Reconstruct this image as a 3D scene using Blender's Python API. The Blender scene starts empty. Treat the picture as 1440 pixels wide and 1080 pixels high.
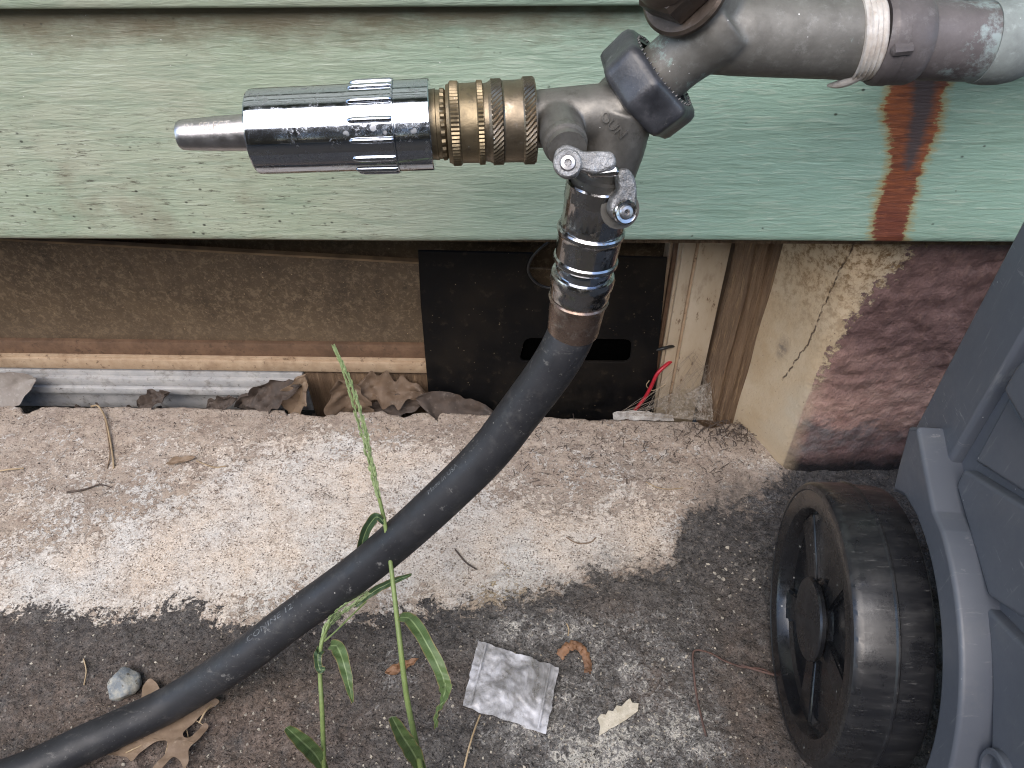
import bpy, bmesh, math, random
import numpy as np
from mathutils import Vector, Matrix, noise as mnoise
random.seed(7); rng = np.random.default_rng(7)
S = bpy.context.scene
COL = S.collection

# ------------------------------------------------------------------ camera, light, exposure
F, W, H = 1060.0, 1440, 1080
PITCH, YAW, ROLL = math.radians(44), math.radians(3.0), math.radians(1.3)
CAM = Vector((0, -.45, .57))
fw = Vector((-math.sin(YAW)*math.cos(PITCH), math.cos(YAW)*math.cos(PITCH), -math.sin(PITCH)))
rt0 = Vector((math.cos(YAW), math.sin(YAW), 0)); up0 = rt0.cross(fw)
rt = rt0*math.cos(ROLL) - up0*math.sin(ROLL); up = up0*math.cos(ROLL) + rt0*math.sin(ROLL)
cd = bpy.data.cameras.new('camera'); cam = bpy.data.objects.new('camera', cd); COL.objects.link(cam)
cam.matrix_world = Matrix(((rt.x, up.x, -fw.x, CAM.x), (rt.y, up.y, -fw.y, CAM.y), (rt.z, up.z, -fw.z, CAM.z), (0, 0, 0, 1)))
cd.sensor_width = 36; cd.lens = 36*F/W; cd.clip_start = .01; cd.clip_end = 2000
S.camera = cam

SUN_EL, SUN_AZ = math.radians(50), math.radians(196)      # azimuth measured from +Y clockwise; the light comes from the front left
w = bpy.data.worlds.new('World'); S.world = w; w.use_nodes = True
wn = w.node_tree; bg = wn.nodes['Background']
sky = wn.nodes.new('ShaderNodeTexSky'); sky.sky_type = 'NISHITA'; sky.sun_disc = False
sky.sun_elevation = SUN_EL; sky.sun_rotation = SUN_AZ; sky.air_density = 1.0; sky.dust_density = 1.2; sky.ozone_density = 1.0
wn.links.new(sky.outputs[0], bg.inputs[0]); bg.inputs[1].default_value = .14
sd_ = bpy.data.lights.new('sun', 'SUN'); sun = bpy.data.objects.new('sun', sd_); COL.objects.link(sun)
sd_.energy = 1.3; sd_.angle = math.radians(65); sd_.color = (1, .90, .78)
sdir = Vector((math.sin(SUN_AZ)*math.cos(SUN_EL), math.cos(SUN_AZ)*math.cos(SUN_EL), math.sin(SUN_EL)))
sun.rotation_euler = sdir.to_track_quat('Z', 'Y').to_euler()
S.view_settings.view_transform = 'Standard'; S.view_settings.look = 'None'
S.view_settings.gamma = 1; S.view_settings.use_curve_mapping = False
S.view_settings.exposure = 1.75
S.render.engine = 'CYCLES'
S.cycles.use_denoising = True; S.cycles.denoiser = 'OPENIMAGEDENOISE'; S.cycles.denoising_input_passes = 'RGB_ALBEDO_NORMAL'; S.cycles.denoising_prefilter = 'NONE'; S.cycles.filter_width = 1.1; S.cycles.caustics_reflective = False; S.cycles.caustics_refractive = False; S.cycles.max_bounces = 6

# ------------------------------------------------------------------ measuring: pixel of the photograph -> point on a real plane
def ray(px, py): return fw + rt*((px-W/2)/F) - up*((py-H/2)/F)
def onY(px, py, Y): r = ray(px, py); return CAM + r*((Y-CAM.y)/r.y)
def onZ(px, py, Z=0.): r = ray(px, py); return CAM + r*((Z-CAM.z)/r.z)
def onP(px, py, o, n): r = ray(px, py); return CAM + r*((o-CAM).dot(n)/r.dot(n))
def dep(px, py, d): return CAM + ray(px, py)*d

# ------------------------------------------------------------------ numpy noise
def vnoise(x, y, seed):
    r = np.random.default_rng(seed); T = r.random((256, 256))
    xi = np.floor(x).astype(int); yi = np.floor(y).astype(int); fx = x-xi; fy = y-yi
    fx = fx*fx*(3-2*fx); fy = fy*fy*(3-2*fy)
    a = T[xi % 256, yi % 256]; b = T[(xi+1) % 256, yi % 256]; c = T[xi % 256, (yi+1) % 256]; d = T[(xi+1) % 256, (yi+1) % 256]
    return (a*(1-fx)+b*fx)*(1-fy)+(c*(1-fx)+d*fx)*fy - .5
def fbm(x, y, f, seed, oct=5, gain=.5):
    o = 0; a = 1.
    for k in range(oct):
        o = o + a*vnoise(x*f+17.3*k, y*f-9.1*k, seed+k); f *= 2.03; a *= gain
    return o

# ------------------------------------------------------------------ materials
def lin(c):
    o = []
    for v in c[:3]:
        v /= 255.; o.append(v/12.92 if v <= .04045 else ((v+.055)/1.055)**2.4)
    return o
K = .72
def col(r, g, b, k=None):
    k = K if k is None else k
    return tuple(v*k for v in lin((r, g, b)))+(1,)

class Mat:
    def __init__(s, name, rough=.6, metal=0., spec=.5):
        s.m = bpy.data.materials.new(name); s.m.use_nodes = True; s.t = s.m.node_tree
        s.b = s.t.nodes['Principled BSDF']; s.b.inputs['Roughness'].default_value = rough
        s.b.inputs['Metallic'].default_value = metal; s.b.inputs['Specular IOR Level'].default_value = spec
        s.tc = s.n('TexCoord'); s.O = s.tc.outputs['Object']; s.G = s.n('NewGeometry').outputs['Position']
    def n(s, k): return s.t.nodes.new('ShaderNode'+k)
    def put(s, inp, v):
        if hasattr(v, 'is_output'): s.t.links.new(v, inp)
        elif isinstance(v, tuple) and len(v) == 4 and inp.type == 'VECTOR': inp.default_value = v[:3]
        else: inp.default_value = v
    def sc(s, vec, k):
        m = s.n('VectorMath'); m.operation = 'MULTIPLY'; s.put(m.inputs[0], vec); m.inputs[1].default_value = k; return m.outputs[0]
    def noise(s, scale, detail=5, rough=.6, vec=None, dist=0., colour=False):
        n = s.n('TexNoise'); s.put(n.inputs['Vector'], vec or s.O); n.inputs['Scale'].default_value = scale
        n.inputs['Detail'].default_value = detail; n.inputs['Roughness'].default_value = rough; n.inputs['Distortion'].default_value = dist
        return n.outputs['Color' if colour else 'Fac']
    def vor(s, scale, vec=None, feature='F1', rand=1.):
        n = s.n('TexVoronoi'); n.feature = feature; s.put(n.inputs['Vector'], vec or s.O); n.inputs['Scale'].default_value = scale
        n.inputs['Randomness'].default_value = rand; return n.outputs['Distance']
    def attr(s, name):
        n = s.n('Attribute'); n.attribute_name = name; return n.outputs['Fac']
    def math(s, op, a, b=0., c=None):
        n = s.n('Math'); n.operation = op; s.put(n.inputs[0], a); s.put(n.inputs[1], b)
        if c is not None: s.put(n.inputs[2], c)
        return n.outputs[0]
    def mr(s, v, a, b, c=0., d=1., smooth=False):
        n = s.n('MapRange'); s.put(n.inputs['Value'], v)
        for k, q in zip(('From Min', 'From Max', 'To Min', 'To Max'), (a, b, c, d)): n.inputs[k].default_value = q
        if smooth: n.interpolation_type = 'SMOOTHSTEP'
        return n.outputs[0]
    def mix(s, f, a, b, mode='MIX'):
        n = s.n('Mix'); n.data_type = 'RGBA'; n.blend_type = mode
        s.put(n.inputs[0], f); s.put(n.inputs[6], a); s.put(n.inputs[7], b); return n.outputs[2]
    def xyz(s, v):
        n = s.n('SeparateXYZ'); s.put(n.inputs[0], v); return n.outputs
    def bump(s, h, strength=.5, dist=.001, prev=None):
        n = s.n('Bump'); s.put(n.inputs['Height'], h); n.inputs['Strength'].default_value = strength; n.inputs['Distance'].default_value = dist
        if prev is not None: s.put(n.inputs['Normal'], prev)
        s.put(s.b.inputs['Normal'], n.outputs[0]); return n.outputs[0]
    def color(s, v): s.put(s.b.inputs['Base Color'], v); return s
    def rough(s, v): s.put(s.b.inputs['Roughness'], v); return s
    def metal(s, v): s.put(s.b.inputs['Metallic'], v); return s

MT = {}
def mat(k): return MT[k].m

# --- green painted siding with embossed grain, dirt, rust
m = Mat('green_siding_paint', .42, 0, .45); MT['siding'] = m
g = m.G; sx, sy, sz = m.xyz(g)
grain = m.noise(1, 4, .65, m.sc(g, (46, 46, 400)), .9)
grain2 = m.noise(1, 3, .6, m.sc(g, (20, 20, 190)), .8)
grain3_ = m.noise(1, 4, .7, m.sc(g, (70, 70, 480)), .6)
base = m.mix(m.mr(m.noise(5, 4, .6, g), .35, .65), col(162, 180, 162), col(176, 188, 168))
side = m.mr(sx, -.15, .12)                                            # weathered yellower towards the left, cleaner to the right
base = m.mix(side, m.mix(m.mr(m.noise(7, 4, .6, g), .4, .6), col(168, 181, 157), col(182, 187, 165)), m.mix(.65, base, col(150, 190, 174)))
base = m.mix(m.math('MULTIPLY', m.mr(grain, .52, .66), .32), base, col(212, 222, 204))
base = m.mix(m.math('MULTIPLY', m.mr(grain2, .5, .36), .30), base, col(112, 138, 118))
base = m.mix(m.math('MULTIPLY', m.mr(m.noise(1, 4, .7, m.sc(g, (60, 60, 520))), .62, .72), .18), base, col(110, 130, 112))
dl = m.math('MULTIPLY', m.attr('dirt'), 1.)
brown = m.mr(m.math('ADD', dl, m.math('MULTIPLY', m.math('SUBTRACT', m.noise(38, 6, .7, m.sc(g, (1, 1, 2.2))), .5), 1.3)), .38, .95)
base = m.mix(m.math('MULTIPLY', brown, .8), base, col(112, 96, 72))
crk = m.math('MULTIPLY', m.mr(m.noise(1, 5, .78, m.sc(g, (60, 60, 420))), .57, .64), m.mr(m.attr('dirt2'), .10, .6))
base = m.mix(m.math('MULTIPLY', crk, .8), base, col(66, 60, 48))
smear = m.math('MULTIPLY', m.mr(m.noise(16, 5, .7, g), .50, .68), m.mr(m.attr('dirt2'), .0, .8))
base = m.mix(m.math('MULTIPLY', smear, .5), base, col(134, 124, 104))
spk = m.math('MULTIPLY', m.mr(m.vor(150, m.sc(g, (.7, 1, 1))), .16, .08), m.mr(m.math('ADD', m.noise(55, 3, .6, g), m.math('MULTIPLY', m.attr('dirt2'), .15)), .60, .64))
base = m.mix(m.math('MULTIPLY', spk, .85), base, col(48, 46, 38))
wsp = m.math('MULTIPLY', m.mr(m.vor(110, m.sc(g, (1, 1, 1.3))), .06, .035), m.mr(m.noise(45, 2, .5, m.sc(g, (-1, 1, 1))), .57, .60))
base = m.mix(wsp, base, col(232, 232, 222))
rs = m.attr('rust')
rn = m.math('ADD', m.math('ADD', rs, m.math('MULTIPLY', m.math('SUBTRACT', m.noise(1, 6, .8, m.sc(g, (110, 110, 420))), .5), .018)), m.math('MULTIPLY', m.math('SUBTRACT', m.noise(70, 5, .65, g), .5), .012))
halo = m.mr(rn, -.006, .001)
base = m.mix(m.math('MULTIPLY', halo, .75), base, col(176, 142, 64))
rc = m.mix(m.mr(m.noise(1, 5, .72, m.sc(g, (50, 50, 300))), .38, .62), col(164, 98, 62), col(116, 72, 56))
rc = m.mix(m.math('MULTIPLY', m.mr(sz, .34, .29), .7), rc, col(112, 66, 58))
rc = m.mix(m.math('MULTIPLY', m.mr(grain3_, .56, .66), .5), rc, col(190, 120, 84))
base = m.mix(m.mr(rn, -.0006, .0012), base, rc)
base = m.mix(m.mr(m.math('ADD', m.attr('rustcore'), m.math('MULTIPLY', m.math('SUBTRACT', m.noise(1, 5, .75, m.sc(g, (100, 100, 400))), .5), .010)), -.0035, .0015), base, col(90, 80, 80))
m.color(base); m.rough(m.mr(m.noise(30, 4, .6, g), .3, .7, .34, .56))
grain3 = m.noise(1, 3, .6, m.sc(g, (52, 52, 300)), 1.4)
bn = m.bump(grain, .34, .0013); bn = m.bump(grain3, .36, .0014, bn); m.bump(grain2, .25, .0016, bn)

# --- ground: concrete ledge and tarred asphalt share one weathered surface
def ground_mat():
    m = Mat('weathered_concrete_and_tar', .85, 0, .25); g = m.G
    fine = m.noise(330, 6, .7, g); mid = m.noise(70, 6, .65, g); big = m.noise(16, 4, .6, g)
    sd = m.attr('sd')
    e = m.math('ADD', sd, m.math('MULTIPLY', m.math('SUBTRACT', m.noise(75, 7, .78, g, .7), .5), .078))
    e = m.math('ADD', e, m.math('MULTIPLY', m.math('SUBTRACT', m.noise(190, 4, .7, m.sc(g, (1, 1.3, 1))), .5), .030))
    e = m.math('ADD', e, m.math('MULTIPLY', m.math('SUBTRACT', m.noise(420, 3, .6, g), .5), .012))
    xs_ = m.mr(m.xyz(g)[0], -.10, .04)
    e = m.math('ADD', e, m.math('MULTIPLY', xs_, m.math('MULTIPLY', m.math('SUBTRACT', m.noise(60, 7, .8, m.sc(g, (-1, 1, 1)), .8), .5), .075)))
    crisp = m.mr(e, -.0006, .0012); soft = m.mr(e, -.0055, .0065, 0, 1)
    tar = m.math('ADD', m.math('MULTIPLY', crisp, m.mr(xs_, 0, 1, 1, .35)), m.math('MULTIPLY', soft, m.mr(xs_, 0, 1, 0, .65)))
    # concrete
    f1 = m.noise(400, 3, .62, g, .4); f2 = m.noise(230, 4, .7, m.sc(g, (-1, 1, 1)), .4); f3 = m.noise(640, 2, .6, g)
    conc = m.mix(m.mr(mid, .35, .68), col(170, 153, 138), col(206, 190, 172))
    conc = m.mix(m.mr(big, .40, .66), conc, col(190, 176, 162))
    conc = m.mix(m.math('MULTIPLY', m.mr(m.noise(34, 6, .72, m.sc(g, (1, -1, 1))), .50, .64), .6), conc, col(146, 130, 118))
    conc = m.mix(m.math('MULTIPLY', m.mr(f2, .50, .60), .55), conc, col(212, 196, 180))
    conc = m.mix(m.math('MULTIPLY', m.mr(f1, .47, .36), .5), conc, col(124, 107, 95))
    conc = m.mix(m.math('MULTIPLY', m.attr('yel'), .6), conc, col(190, 174, 128))
    wv = m.math('ADD', m.attr('wht'), m.math('MULTIPLY', m.math('SUBTRACT', f2, .5), 3.0))
    wv = m.math('ADD', wv, m.math('MULTIPLY', m.math('SUBTRACT', m.noise(46, 5, .65, g), .5), 1.8))
    white = m.mr(wv, .36, .52)
    wc_ = m.mix(m.mr(m.noise(14, 3, .5, g), .4, .6), col(224, 220, 213), col(226, 211, 194))
    wc_ = m.mix(m.math('MULTIPLY', m.mr(f1, .48, .38), .6), wc_, col(166, 148, 132))
    wc_ = m.mix(m.math('MULTIPLY', m.mr(m.noise(30, 6, .72, m.sc(g, (1, -1, 1))), .50, .66), .5), wc_, col(176, 160, 146))
    wc_ = m.mix(m.math('MULTIPLY', m.mr(f3, .58, .66), .8), wc_, col(246, 242, 234))
    conc = m.mix(m.math('MULTIPLY', white, .95), conc, wc_)
    pore = m.math('MULTIPLY', m.mr(f3, .42, .35), m.mr(m.noise(110, 4, .65, g), .44, .56))
    conc = m.mix(m.math('MULTIPLY', pore, .85), conc, col(74, 62, 54))
    dsp = m.mr(m.noise(150, 6, .78, m.sc(g, (1, 1.4, 1))), .62, .69)
    conc = m.mix(m.math('MULTIPLY', dsp, .75), conc, col(72, 62, 54))
    gry = m.math('MULTIPLY', m.attr('gry'), m.mr(m.noise(130, 6, .72, g), .28, .60))
    conc = m.mix(m.math('MULTIPLY', gry, .85), conc, col(92, 86, 82))
    smd = m.math('MULTIPLY', m.mr(m.math('ADD', sd, m.math('MULTIPLY', m.math('SUBTRACT', m.noise(36, 6, .72, g), .5), .07)), -.034, .006, 0, 1, True), m.mr(f2, .34, .60))
    conc = m.mix(m.math('MULTIPLY', smd, m.math('MULTIPLY', m.mr(m.xyz(g)[0], -.12, .06), .75)), conc, col(98, 92, 88))
    # tar
    tc = m.mix(m.mr(m.noise(170, 7, .80, g), .36, .66), col(46, 45, 46), col(124, 120, 116))
    tc = m.mix(m.math('MULTIPLY', m.mr(big, .42, .62), .5), tc, col(74, 72, 72))
    tc = m.mix(m.math('MULTIPLY', m.attr('brn'), m.mr(mid, .25, .55)), tc, m.mix(m.mr(m.noise(260, 6, .78, g), .36, .64), col(70, 61, 55), col(140, 124, 113)))
    pv = m.math('ADD', m.math('MULTIPLY', m.attr('pale'), 1.25), m.math('MULTIPLY', m.math('SUBTRACT', m.noise(210, 7, .78, g, 1.2), .5), 3.6))
    pv = m.math('ADD', pv, m.math('MULTIPLY', m.math('SUBTRACT', m.noise(30, 5, .65, g), .5), 1.7))
    tc = m.mix(m.math('MULTIPLY', m.mr(pv, .50, .85), .8), tc, col(146, 144, 142))
    tc = m.mix(m.math('MULTIPLY', m.mr(pv, .95, 1.10), .85), tc, col(216, 212, 202))
    tc = m.mix(m.math('MULTIPLY', m.mr(f3, .43, .34), .8), tc, col(24, 23, 24))
    tc = m.mix(m.math('MULTIPLY', m.mr(f1, .55, .65), .55), tc, col(138, 128, 120))
    gsp = m.math('MULTIPLY', m.mr(m.vor(240, g), .16, .09), m.mr(m.noise(210, 2, .5, m.sc(g, (-1, 1, 1))), .58, .62))
    tc = m.mix(m.math('MULTIPLY', gsp, .9), tc, col(212, 196, 170))
    m.color(m.mix(tar, conc, tc))
    m.rough(m.mix(tar, (.9, .9, .9, 1), m.mix(m.mr(mid, .3, .7), (.55, .55, .55, 1), (.8, .8, .8, 1))))
    h = m.math('ADD', m.math('MULTIPLY', fine, .8), m.math('MULTIPLY', white, .35))
    h = m.math('SUBTRACT', h, m.math('MULTIPLY', pore, .6))
    b1 = m.bump(h, .8, .0016); m.bump(m.math('MULTIPLY', m.noise(120, 6, .72, g, .6), m.mr(tar, 0, 1, .35, 1)), .7, .0045, b1)
    return m
MT['ground'] = ground_mat()

# --- foundation paint: cream, maroon, pink, grey blue over lumpy plaster
m = Mat('peeling_foundation_paint', .55, 0, .4); MT['found'] = m; g = m.G
sd = m.attr('sd'); fx, fy, fz = m.xyz(g)
lump = m.noise(120, 4, .58, m.sc(g, (1, 1, .72)), .1); fine = m.noise(330, 5, .65, g)
cream = m.mix(m.mr(m.noise(28, 5, .6, g), .35, .7), col(218, 198, 168), col(204, 178, 142))
cream = m.mix(m.mr(m.noise(14, 3, .5, g), .56, .74), cream, col(214, 200, 176))
cream = m.mix(m.math('MULTIPLY', m.mr(m.noise(230, 6, .75, g), .62, .70), .8), cream, col(92, 74, 54))
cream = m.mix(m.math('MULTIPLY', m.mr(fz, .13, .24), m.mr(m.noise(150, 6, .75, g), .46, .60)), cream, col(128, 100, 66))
cream = m.mix(m.math('MULTIPLY', m.mr(m.attr('gry'), .25, .8), m.mr(m.noise(120, 5, .7, g), .36, .6)), cream, col(150, 136, 120))
pz = m.math('ADD', fz, m.math('MULTIPLY', m.math('SUBTRACT', m.noise(24, 6, .7, g), .5), .16))
mar = m.mix(m.mr(m.noise(60, 5, .7, g), .35, .65), col(148, 120, 116), col(106, 84, 82))
pink = m.mix(m.mr(m.noise(75, 5, .7, g), .35, .65), col(216, 180, 166), col(182, 144, 134))
lowc = m.mix(m.mr(m.noise(32, 5, .7, g), .42, .6), col(150, 148, 148), col(124, 92, 88))
pt = m.mix(m.mr(pz, .085, .165), pink, mar)
pt = m.mix(m.mr(pz, .062, .044), pt, lowc)
pt = m.mix(m.mr(m.math('ADD', m.math('MULTIPLY', fx, -.30), pz), -.015, -.075), pt, mar)
pt = m.mix(m.math('MULTIPLY', m.mr(lump, .55, .68), .28), pt, col(186, 152, 140))
pt = m.mix(m.math('MULTIPLY', m.mr(m.noise(210, 6, .7, g), .60, .68), .4), pt, col(70, 58, 58))
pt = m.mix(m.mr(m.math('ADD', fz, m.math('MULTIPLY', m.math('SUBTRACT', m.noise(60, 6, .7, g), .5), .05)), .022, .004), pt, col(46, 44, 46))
e = m.math('ADD', sd, m.math('MULTIPLY', m.math('SUBTRACT', m.noise(130, 6, .75, g), .5), m.mr(fz, .06, .24, .010, .075)))
msk = m.math('ADD', m.math('MULTIPLY', m.mr(e, -.0012, .0012), m.mr(fz, .08, .13)), m.math('MULTIPLY', m.mr(e, -.012, .012, 0, 1, True), m.mr(fz, .13, .08)))
m.color(m.mix(msk, cream, pt))
crkd = m.math('MULTIPLY', m.mr(m.attr('crack'), .0011, .0004), m.mr(m.noise(160, 3, .6, g), .36, .46))
m.color(m.mix(m.math('MULTIPLY', crkd, .9), m.mix(msk, cream, pt), col(70, 52, 38)))
m.rough(m.mix(msk, (.8, .8, .8, 1), (.36, .36, .36, 1)))
hh = m.math('ADD', m.math('MULTIPLY', lump, m.mr(msk, 0, 1, .22, 1.)), m.math('MULTIPLY', fine, .22))
b1 = m.bump(hh, .7, .0048)
m.bump(m.math('MULTIPLY', crkd, -1), .8, .001, b1)

def simple(name, c1, c2, rough=.6, metal=0., scale=60, detail=5, bs=.2, bd=.001, spec=.5, world=False, lo=.35, hi=.65, extra=None, vecs=None):
    m = Mat(name, rough, metal, spec); v = m.G if world else m.O
    if vecs: v = m.sc(v, vecs)
    n = m.noise(scale, detail, .65, v)
    c = m.mix(m.mr(n, lo, hi), c1, c2)
    for (sc2, a, b, cc, amt) in (extra or []):
        c = m.mix(m.math('MULTIPLY', m.mr(m.noise(sc2, 6, .72, v), a, b), amt), c, cc)
    m.color(c)
    if bs: m.bump(m.noise(scale*3, 5, .65, v), bs, bd)
    MT[name] = m; return m

# window
m = Mat('dusty_window_pane', .45, 0, .4); MT['pane'] = m; g = m.G
c = m.mix(m.mr(m.noise(12, 4, .6, g), .35, .7), col(82, 68, 52), col(108, 91, 70))
c = m.mix(m.math('MULTIPLY', m.mr(m.noise(150, 6, .78, g, .5), .50, .60), .6), c, col(150, 130, 104))
c = m.mix(m.math('MULTIPLY', m.mr(m.noise(85, 6, .75, g, .5), .58, .68), .7), c, col(52, 42, 32))
pz = m.xyz(g)[2]
c = m.mix(m.math('MULTIPLY', m.mr(m.noise(1, 5, .7, m.sc(g, (26, 26, 4))), .52, .70), .45), c, col(62, 50, 38))
c = m.mix(m.math('MULTIPLY', m.mr(m.noise(7, 5, .65, g), .50, .66), .5), c, col(124, 104, 80))
c = m.mix(m.math('MULTIPLY', m.mr(m.noise(380, 4, .75, g), .56, .66), .5), c, col(160, 138, 110))
c = m.mix(m.math('MULTIPLY', m.mr(pz, .10, .045), .45), c, col(134, 116, 96))
c = m.mix(m.math('MULTIPLY', m.mr(m.vor(120, g), .09, .05), m.mr(m.noise(80, 2, .5, g), .54, .58)), c, col(190, 168, 132))
m.color(c); m.rough(m.mr(m.noise(90, 5, .7, g), .35, .65, .30, .75)); m.bump(m.noise(210, 5, .7, g), .4, .0008)
simple('pane_highlight', col(150, 122, 88), col(112, 90, 64), .5, 0, 40, 5, .2, .0008, world=True)
simple('rail_brown', col(112, 86, 66), col(138, 108, 84), .7, 0, 60, 5, .4, .001, world=True, extra=[(140, .56, .66, col(80, 60, 44), .7), (24, .50, .66, col(90, 70, 54), .6)])
simple('rail_cream', col(214, 188, 158), col(190, 162, 132), .55, 0, 70, 5, .3, .0008, world=True, extra=[(150, .57, .66, col(96, 72, 52), .8), (22, .52, .68, col(150, 122, 96), .6)])
simple('track_white', col(214, 212, 208), col(190, 190, 190), .45, .0, 60, 5, .2, .0008, world=True, extra=[(70, .52, .68, col(120, 112, 102), .7), (180, .62, .68, col(64, 54, 46), .9)])
simple('jamb_cream', col(216, 200, 176), col(200, 180, 152), .6, 0, 40, 5, .35, .001, world=True, vecs=(1, 1, .35), extra=[(160, .60, .66, col(104, 76, 50), .85), (50, .55, .72, col(150, 126, 100), .6)])
simple('weathered_wood', col(104, 82, 62), col(146, 120, 94), .8, 0, 1, 6, .9, .003, world=True, vecs=(190, 190, 11), extra=[(1.7, .56, .68, col(190, 158, 118), .7), (2.6, .60, .70, col(62, 48, 36), .9)])
m = Mat('black_sheet', .38, 0, .14); MT['black_sheet'] = m
c = m.mix(m.mr(m.noise(11, 5, .65), .46, .74), col(15, 15, 16), col(44, 38, 31))
c = m.mix(m.math('MULTIPLY', m.mr(m.vor(170), .10, .05), m.mr(m.noise(60, 3, .5), .50, .56)), c, col(150, 135, 110))
c = m.mix(m.math('MULTIPLY', m.mr(m.noise(90, 6, .7), .58, .72), .4), c, col(78, 68, 56))
m.color(c); m.rough(m.mr(m.noise(22, 5, .7), .35, .7, .45, .8)); m.bump(m.noise(300, 4, .6), .15, .0005)
simple('slot_dark', col(3, 3, 3), col(6, 6, 6), .95, 0, 40, 4, 0, spec=.0)
simple('well_soil', col(40, 34, 30), col(66, 56, 48), .95, 0, 120, 6, .9, .004, world=True)

# metals
m = Mat('chrome', .07, 1.); MT['chrome'] = m
sp = m.math('MULTIPLY', m.mr(m.noise(700, 5, .75), .52, .64), m.mr(m.noise(90, 4, .65), .46, .60))
sp = m.math('MAXIMUM', sp, m.math('MULTIPLY', m.mr(m.vor(190), .32, .22), m.mr(m.noise(65, 3, .6), .56, .62)))
m.color(m.mix(m.math('MULTIPLY', sp, .6), (.46, .50, .57, 1), (.24, .23, .22, 1)))
m.rough(m.mix(sp, m.mix(m.mr(m.noise(140, 5, .6), .4, .7), (.06, .06, .06, 1), (.16, .16, .16, 1)), (.55, .55, .55, 1)))
m.bump(m.noise(500, 3, .6), .03, .0004)
m = Mat('worn_chrome', .16, 1.); MT['worn_chrome'] = m
sp = m.math('MULTIPLY', m.mr(m.noise(320, 6, .75), .50, .62), m.mr(m.noise(70, 3, .6), .42, .58))
m.color(m.mix(m.math('MULTIPLY', sp, .75), (.42, .42, .43, 1), col(126, 108, 84))); m.rough(m.mix(sp, (.14, .14, .14, 1), (.5, .5, .5, 1)))
m.bump(m.noise(600, 4, .6), .08, .0004)
m = Mat('satin_zinc', .33, 1.); MT['zinc'] = m
m.color(m.mix(m.mr(m.noise(120, 5, .7), .35, .7), (.36, .355, .365, 1), (.50, .49, .50, 1))); m.rough(m.mr(m.noise(200, 5, .7), .3, .7, .26, .46)); m.bump(m.noise(700, 4, .6), .12, .0004)
def metal_mat(name, c1, c2, c3, rough=.4, metal=.9, wet=None):
    m = Mat(name, rough, metal); MT[name] = m
    c = m.mix(m.mr(m.noise(55, 6, .7), .35, .65), c1, c2)
    c = m.mix(m.math('MULTIPLY', m.mr(m.noise(170, 6, .75), .54, .70), .7), c, c3)
    if wet: c = m.mix(m.mr(m.math('ADD', m.noise(60, 6, .75), m.math('MULTIPLY', m.attr('verd'), .26)), .66, .76), c, wet)
    c = m.mix(m.math('MULTIPLY', m.mr(m.vor(160), .055, .03), m.mr(m.noise(100, 2, .5), .52, .57)), c, (.8, .8, .78, 1))
    m.color(c); m.rough(m.mr(m.noise(130, 6, .7), .3, .7, rough-.1, rough+.18))
    m.bump(m.noise(260, 5, .65), .22, .0008); return m
metal_mat('aged_brass', (.27, .215, .135, 1), (.17, .137, .09, 1), (.08, .07, .058, 1), .40, .9)
metal_mat('dull_brass', (.25, .205, .145, 1), (.16, .13, .095, 1), (.34, .31, .28, 1), .36, .92)
metal_mat('brown_brass', (.135, .105, .085, 1), (.095, .078, .066, 1), (.2, .17, .15, 1), .42, .85)
metal_mat('ferrule_bronze', (.20, .145, .115, 1), (.12, .085, .07, 1), (.36, .33, .29, 1), .24, .75)
metal_mat('grey_bronze', (.115, .11, .10, 1), (.17, .163, .15, 1), (.075, .07, .06, 1), .42, .6)
metal_mat('bib_bronze', (.17, .165, .15, 1), (.115, .11, .10, 1), (.235, .235, .22, 1), .52, .35, wet=(.27, .36, .33, 1))
metal_mat('old_copper', (.13, .115, .115, 1), (.09, .08, .08, 1), (.18, .17, .17, 1), .55, .3, wet=(.23, .275, .27, 1))
metal_mat('verdigris', (.22, .25, .24, 1), (.14, .155, .15, 1), (.30, .34, .33, 1), .75, .05)
metal_mat('pitted_alloy', (.36, .36, .365, 1), (.16, .155, .15, 1), (.60, .62, .65, 1), .36, .75)
b_ = MT['pitted_alloy']; b_.bump(b_.noise(230, 6, .7), .8, .002)
simple('white_tape', col(214, 210, 204), col(186, 176, 166), .45, 0, 160, 4, .3, .0006, extra=[(300, .58, .7, col(150, 132, 112), .5)])
simple('black_nut', (.022, .023, .027, 1), (.045, .047, .054, 1), .36, 0, 90, 5, .35, .0006, extra=[(70, .54, .70, (.085, .085, .095, 1), .7), (420, .63, .69, (.2, .2, .19, 1), .5)])
m = Mat('hose_rubber', .52, 0, .4); MT['hose'] = m
c = m.mix(m.mr(m.noise(18, 6, .7), .35, .7), (.012, .0125, .015, 1), (.024, .025, .028, 1))
c = m.mix(m.math('MULTIPLY', m.mr(m.noise(70, 6, .75), .55, .74), .45), c, (.075, .072, .068, 1))
c = m.mix(m.math('MULTIPLY', m.mr(m.noise(95, 5, .78), .63, .70), .6), c, (.20, .195, .185, 1))
c = m.mix(m.math('MULTIPLY', m.math('MULTIPLY', m.mr(m.noise(420, 4, .7), .62, .68), m.mr(m.noise(26, 4, .7), .48, .60)), .7), c, (.15, .145, .135, 1))
c = m.mix(m.math('MULTIPLY', m.mr(m.vor(95), .06, .03), m.mr(m.noise(30, 3, .6), .58, .62)), c, (.30, .29, .27, 1))
c = m.mix(m.math('MULTIPLY', m.mr(m.noise(1, 5, .75, m.sc(m.O, (55, 160, 240))), .60, .68), m.mr(m.noise(16, 3, .6), .48, .58)), c, (.085, .082, .078, 1))
m.color(c); m.rough(m.mr(m.noise(50, 6, .7), .35, .7, .42, .68)); m.bump(m.noise(420, 5, .65), .22, .0006)
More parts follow.
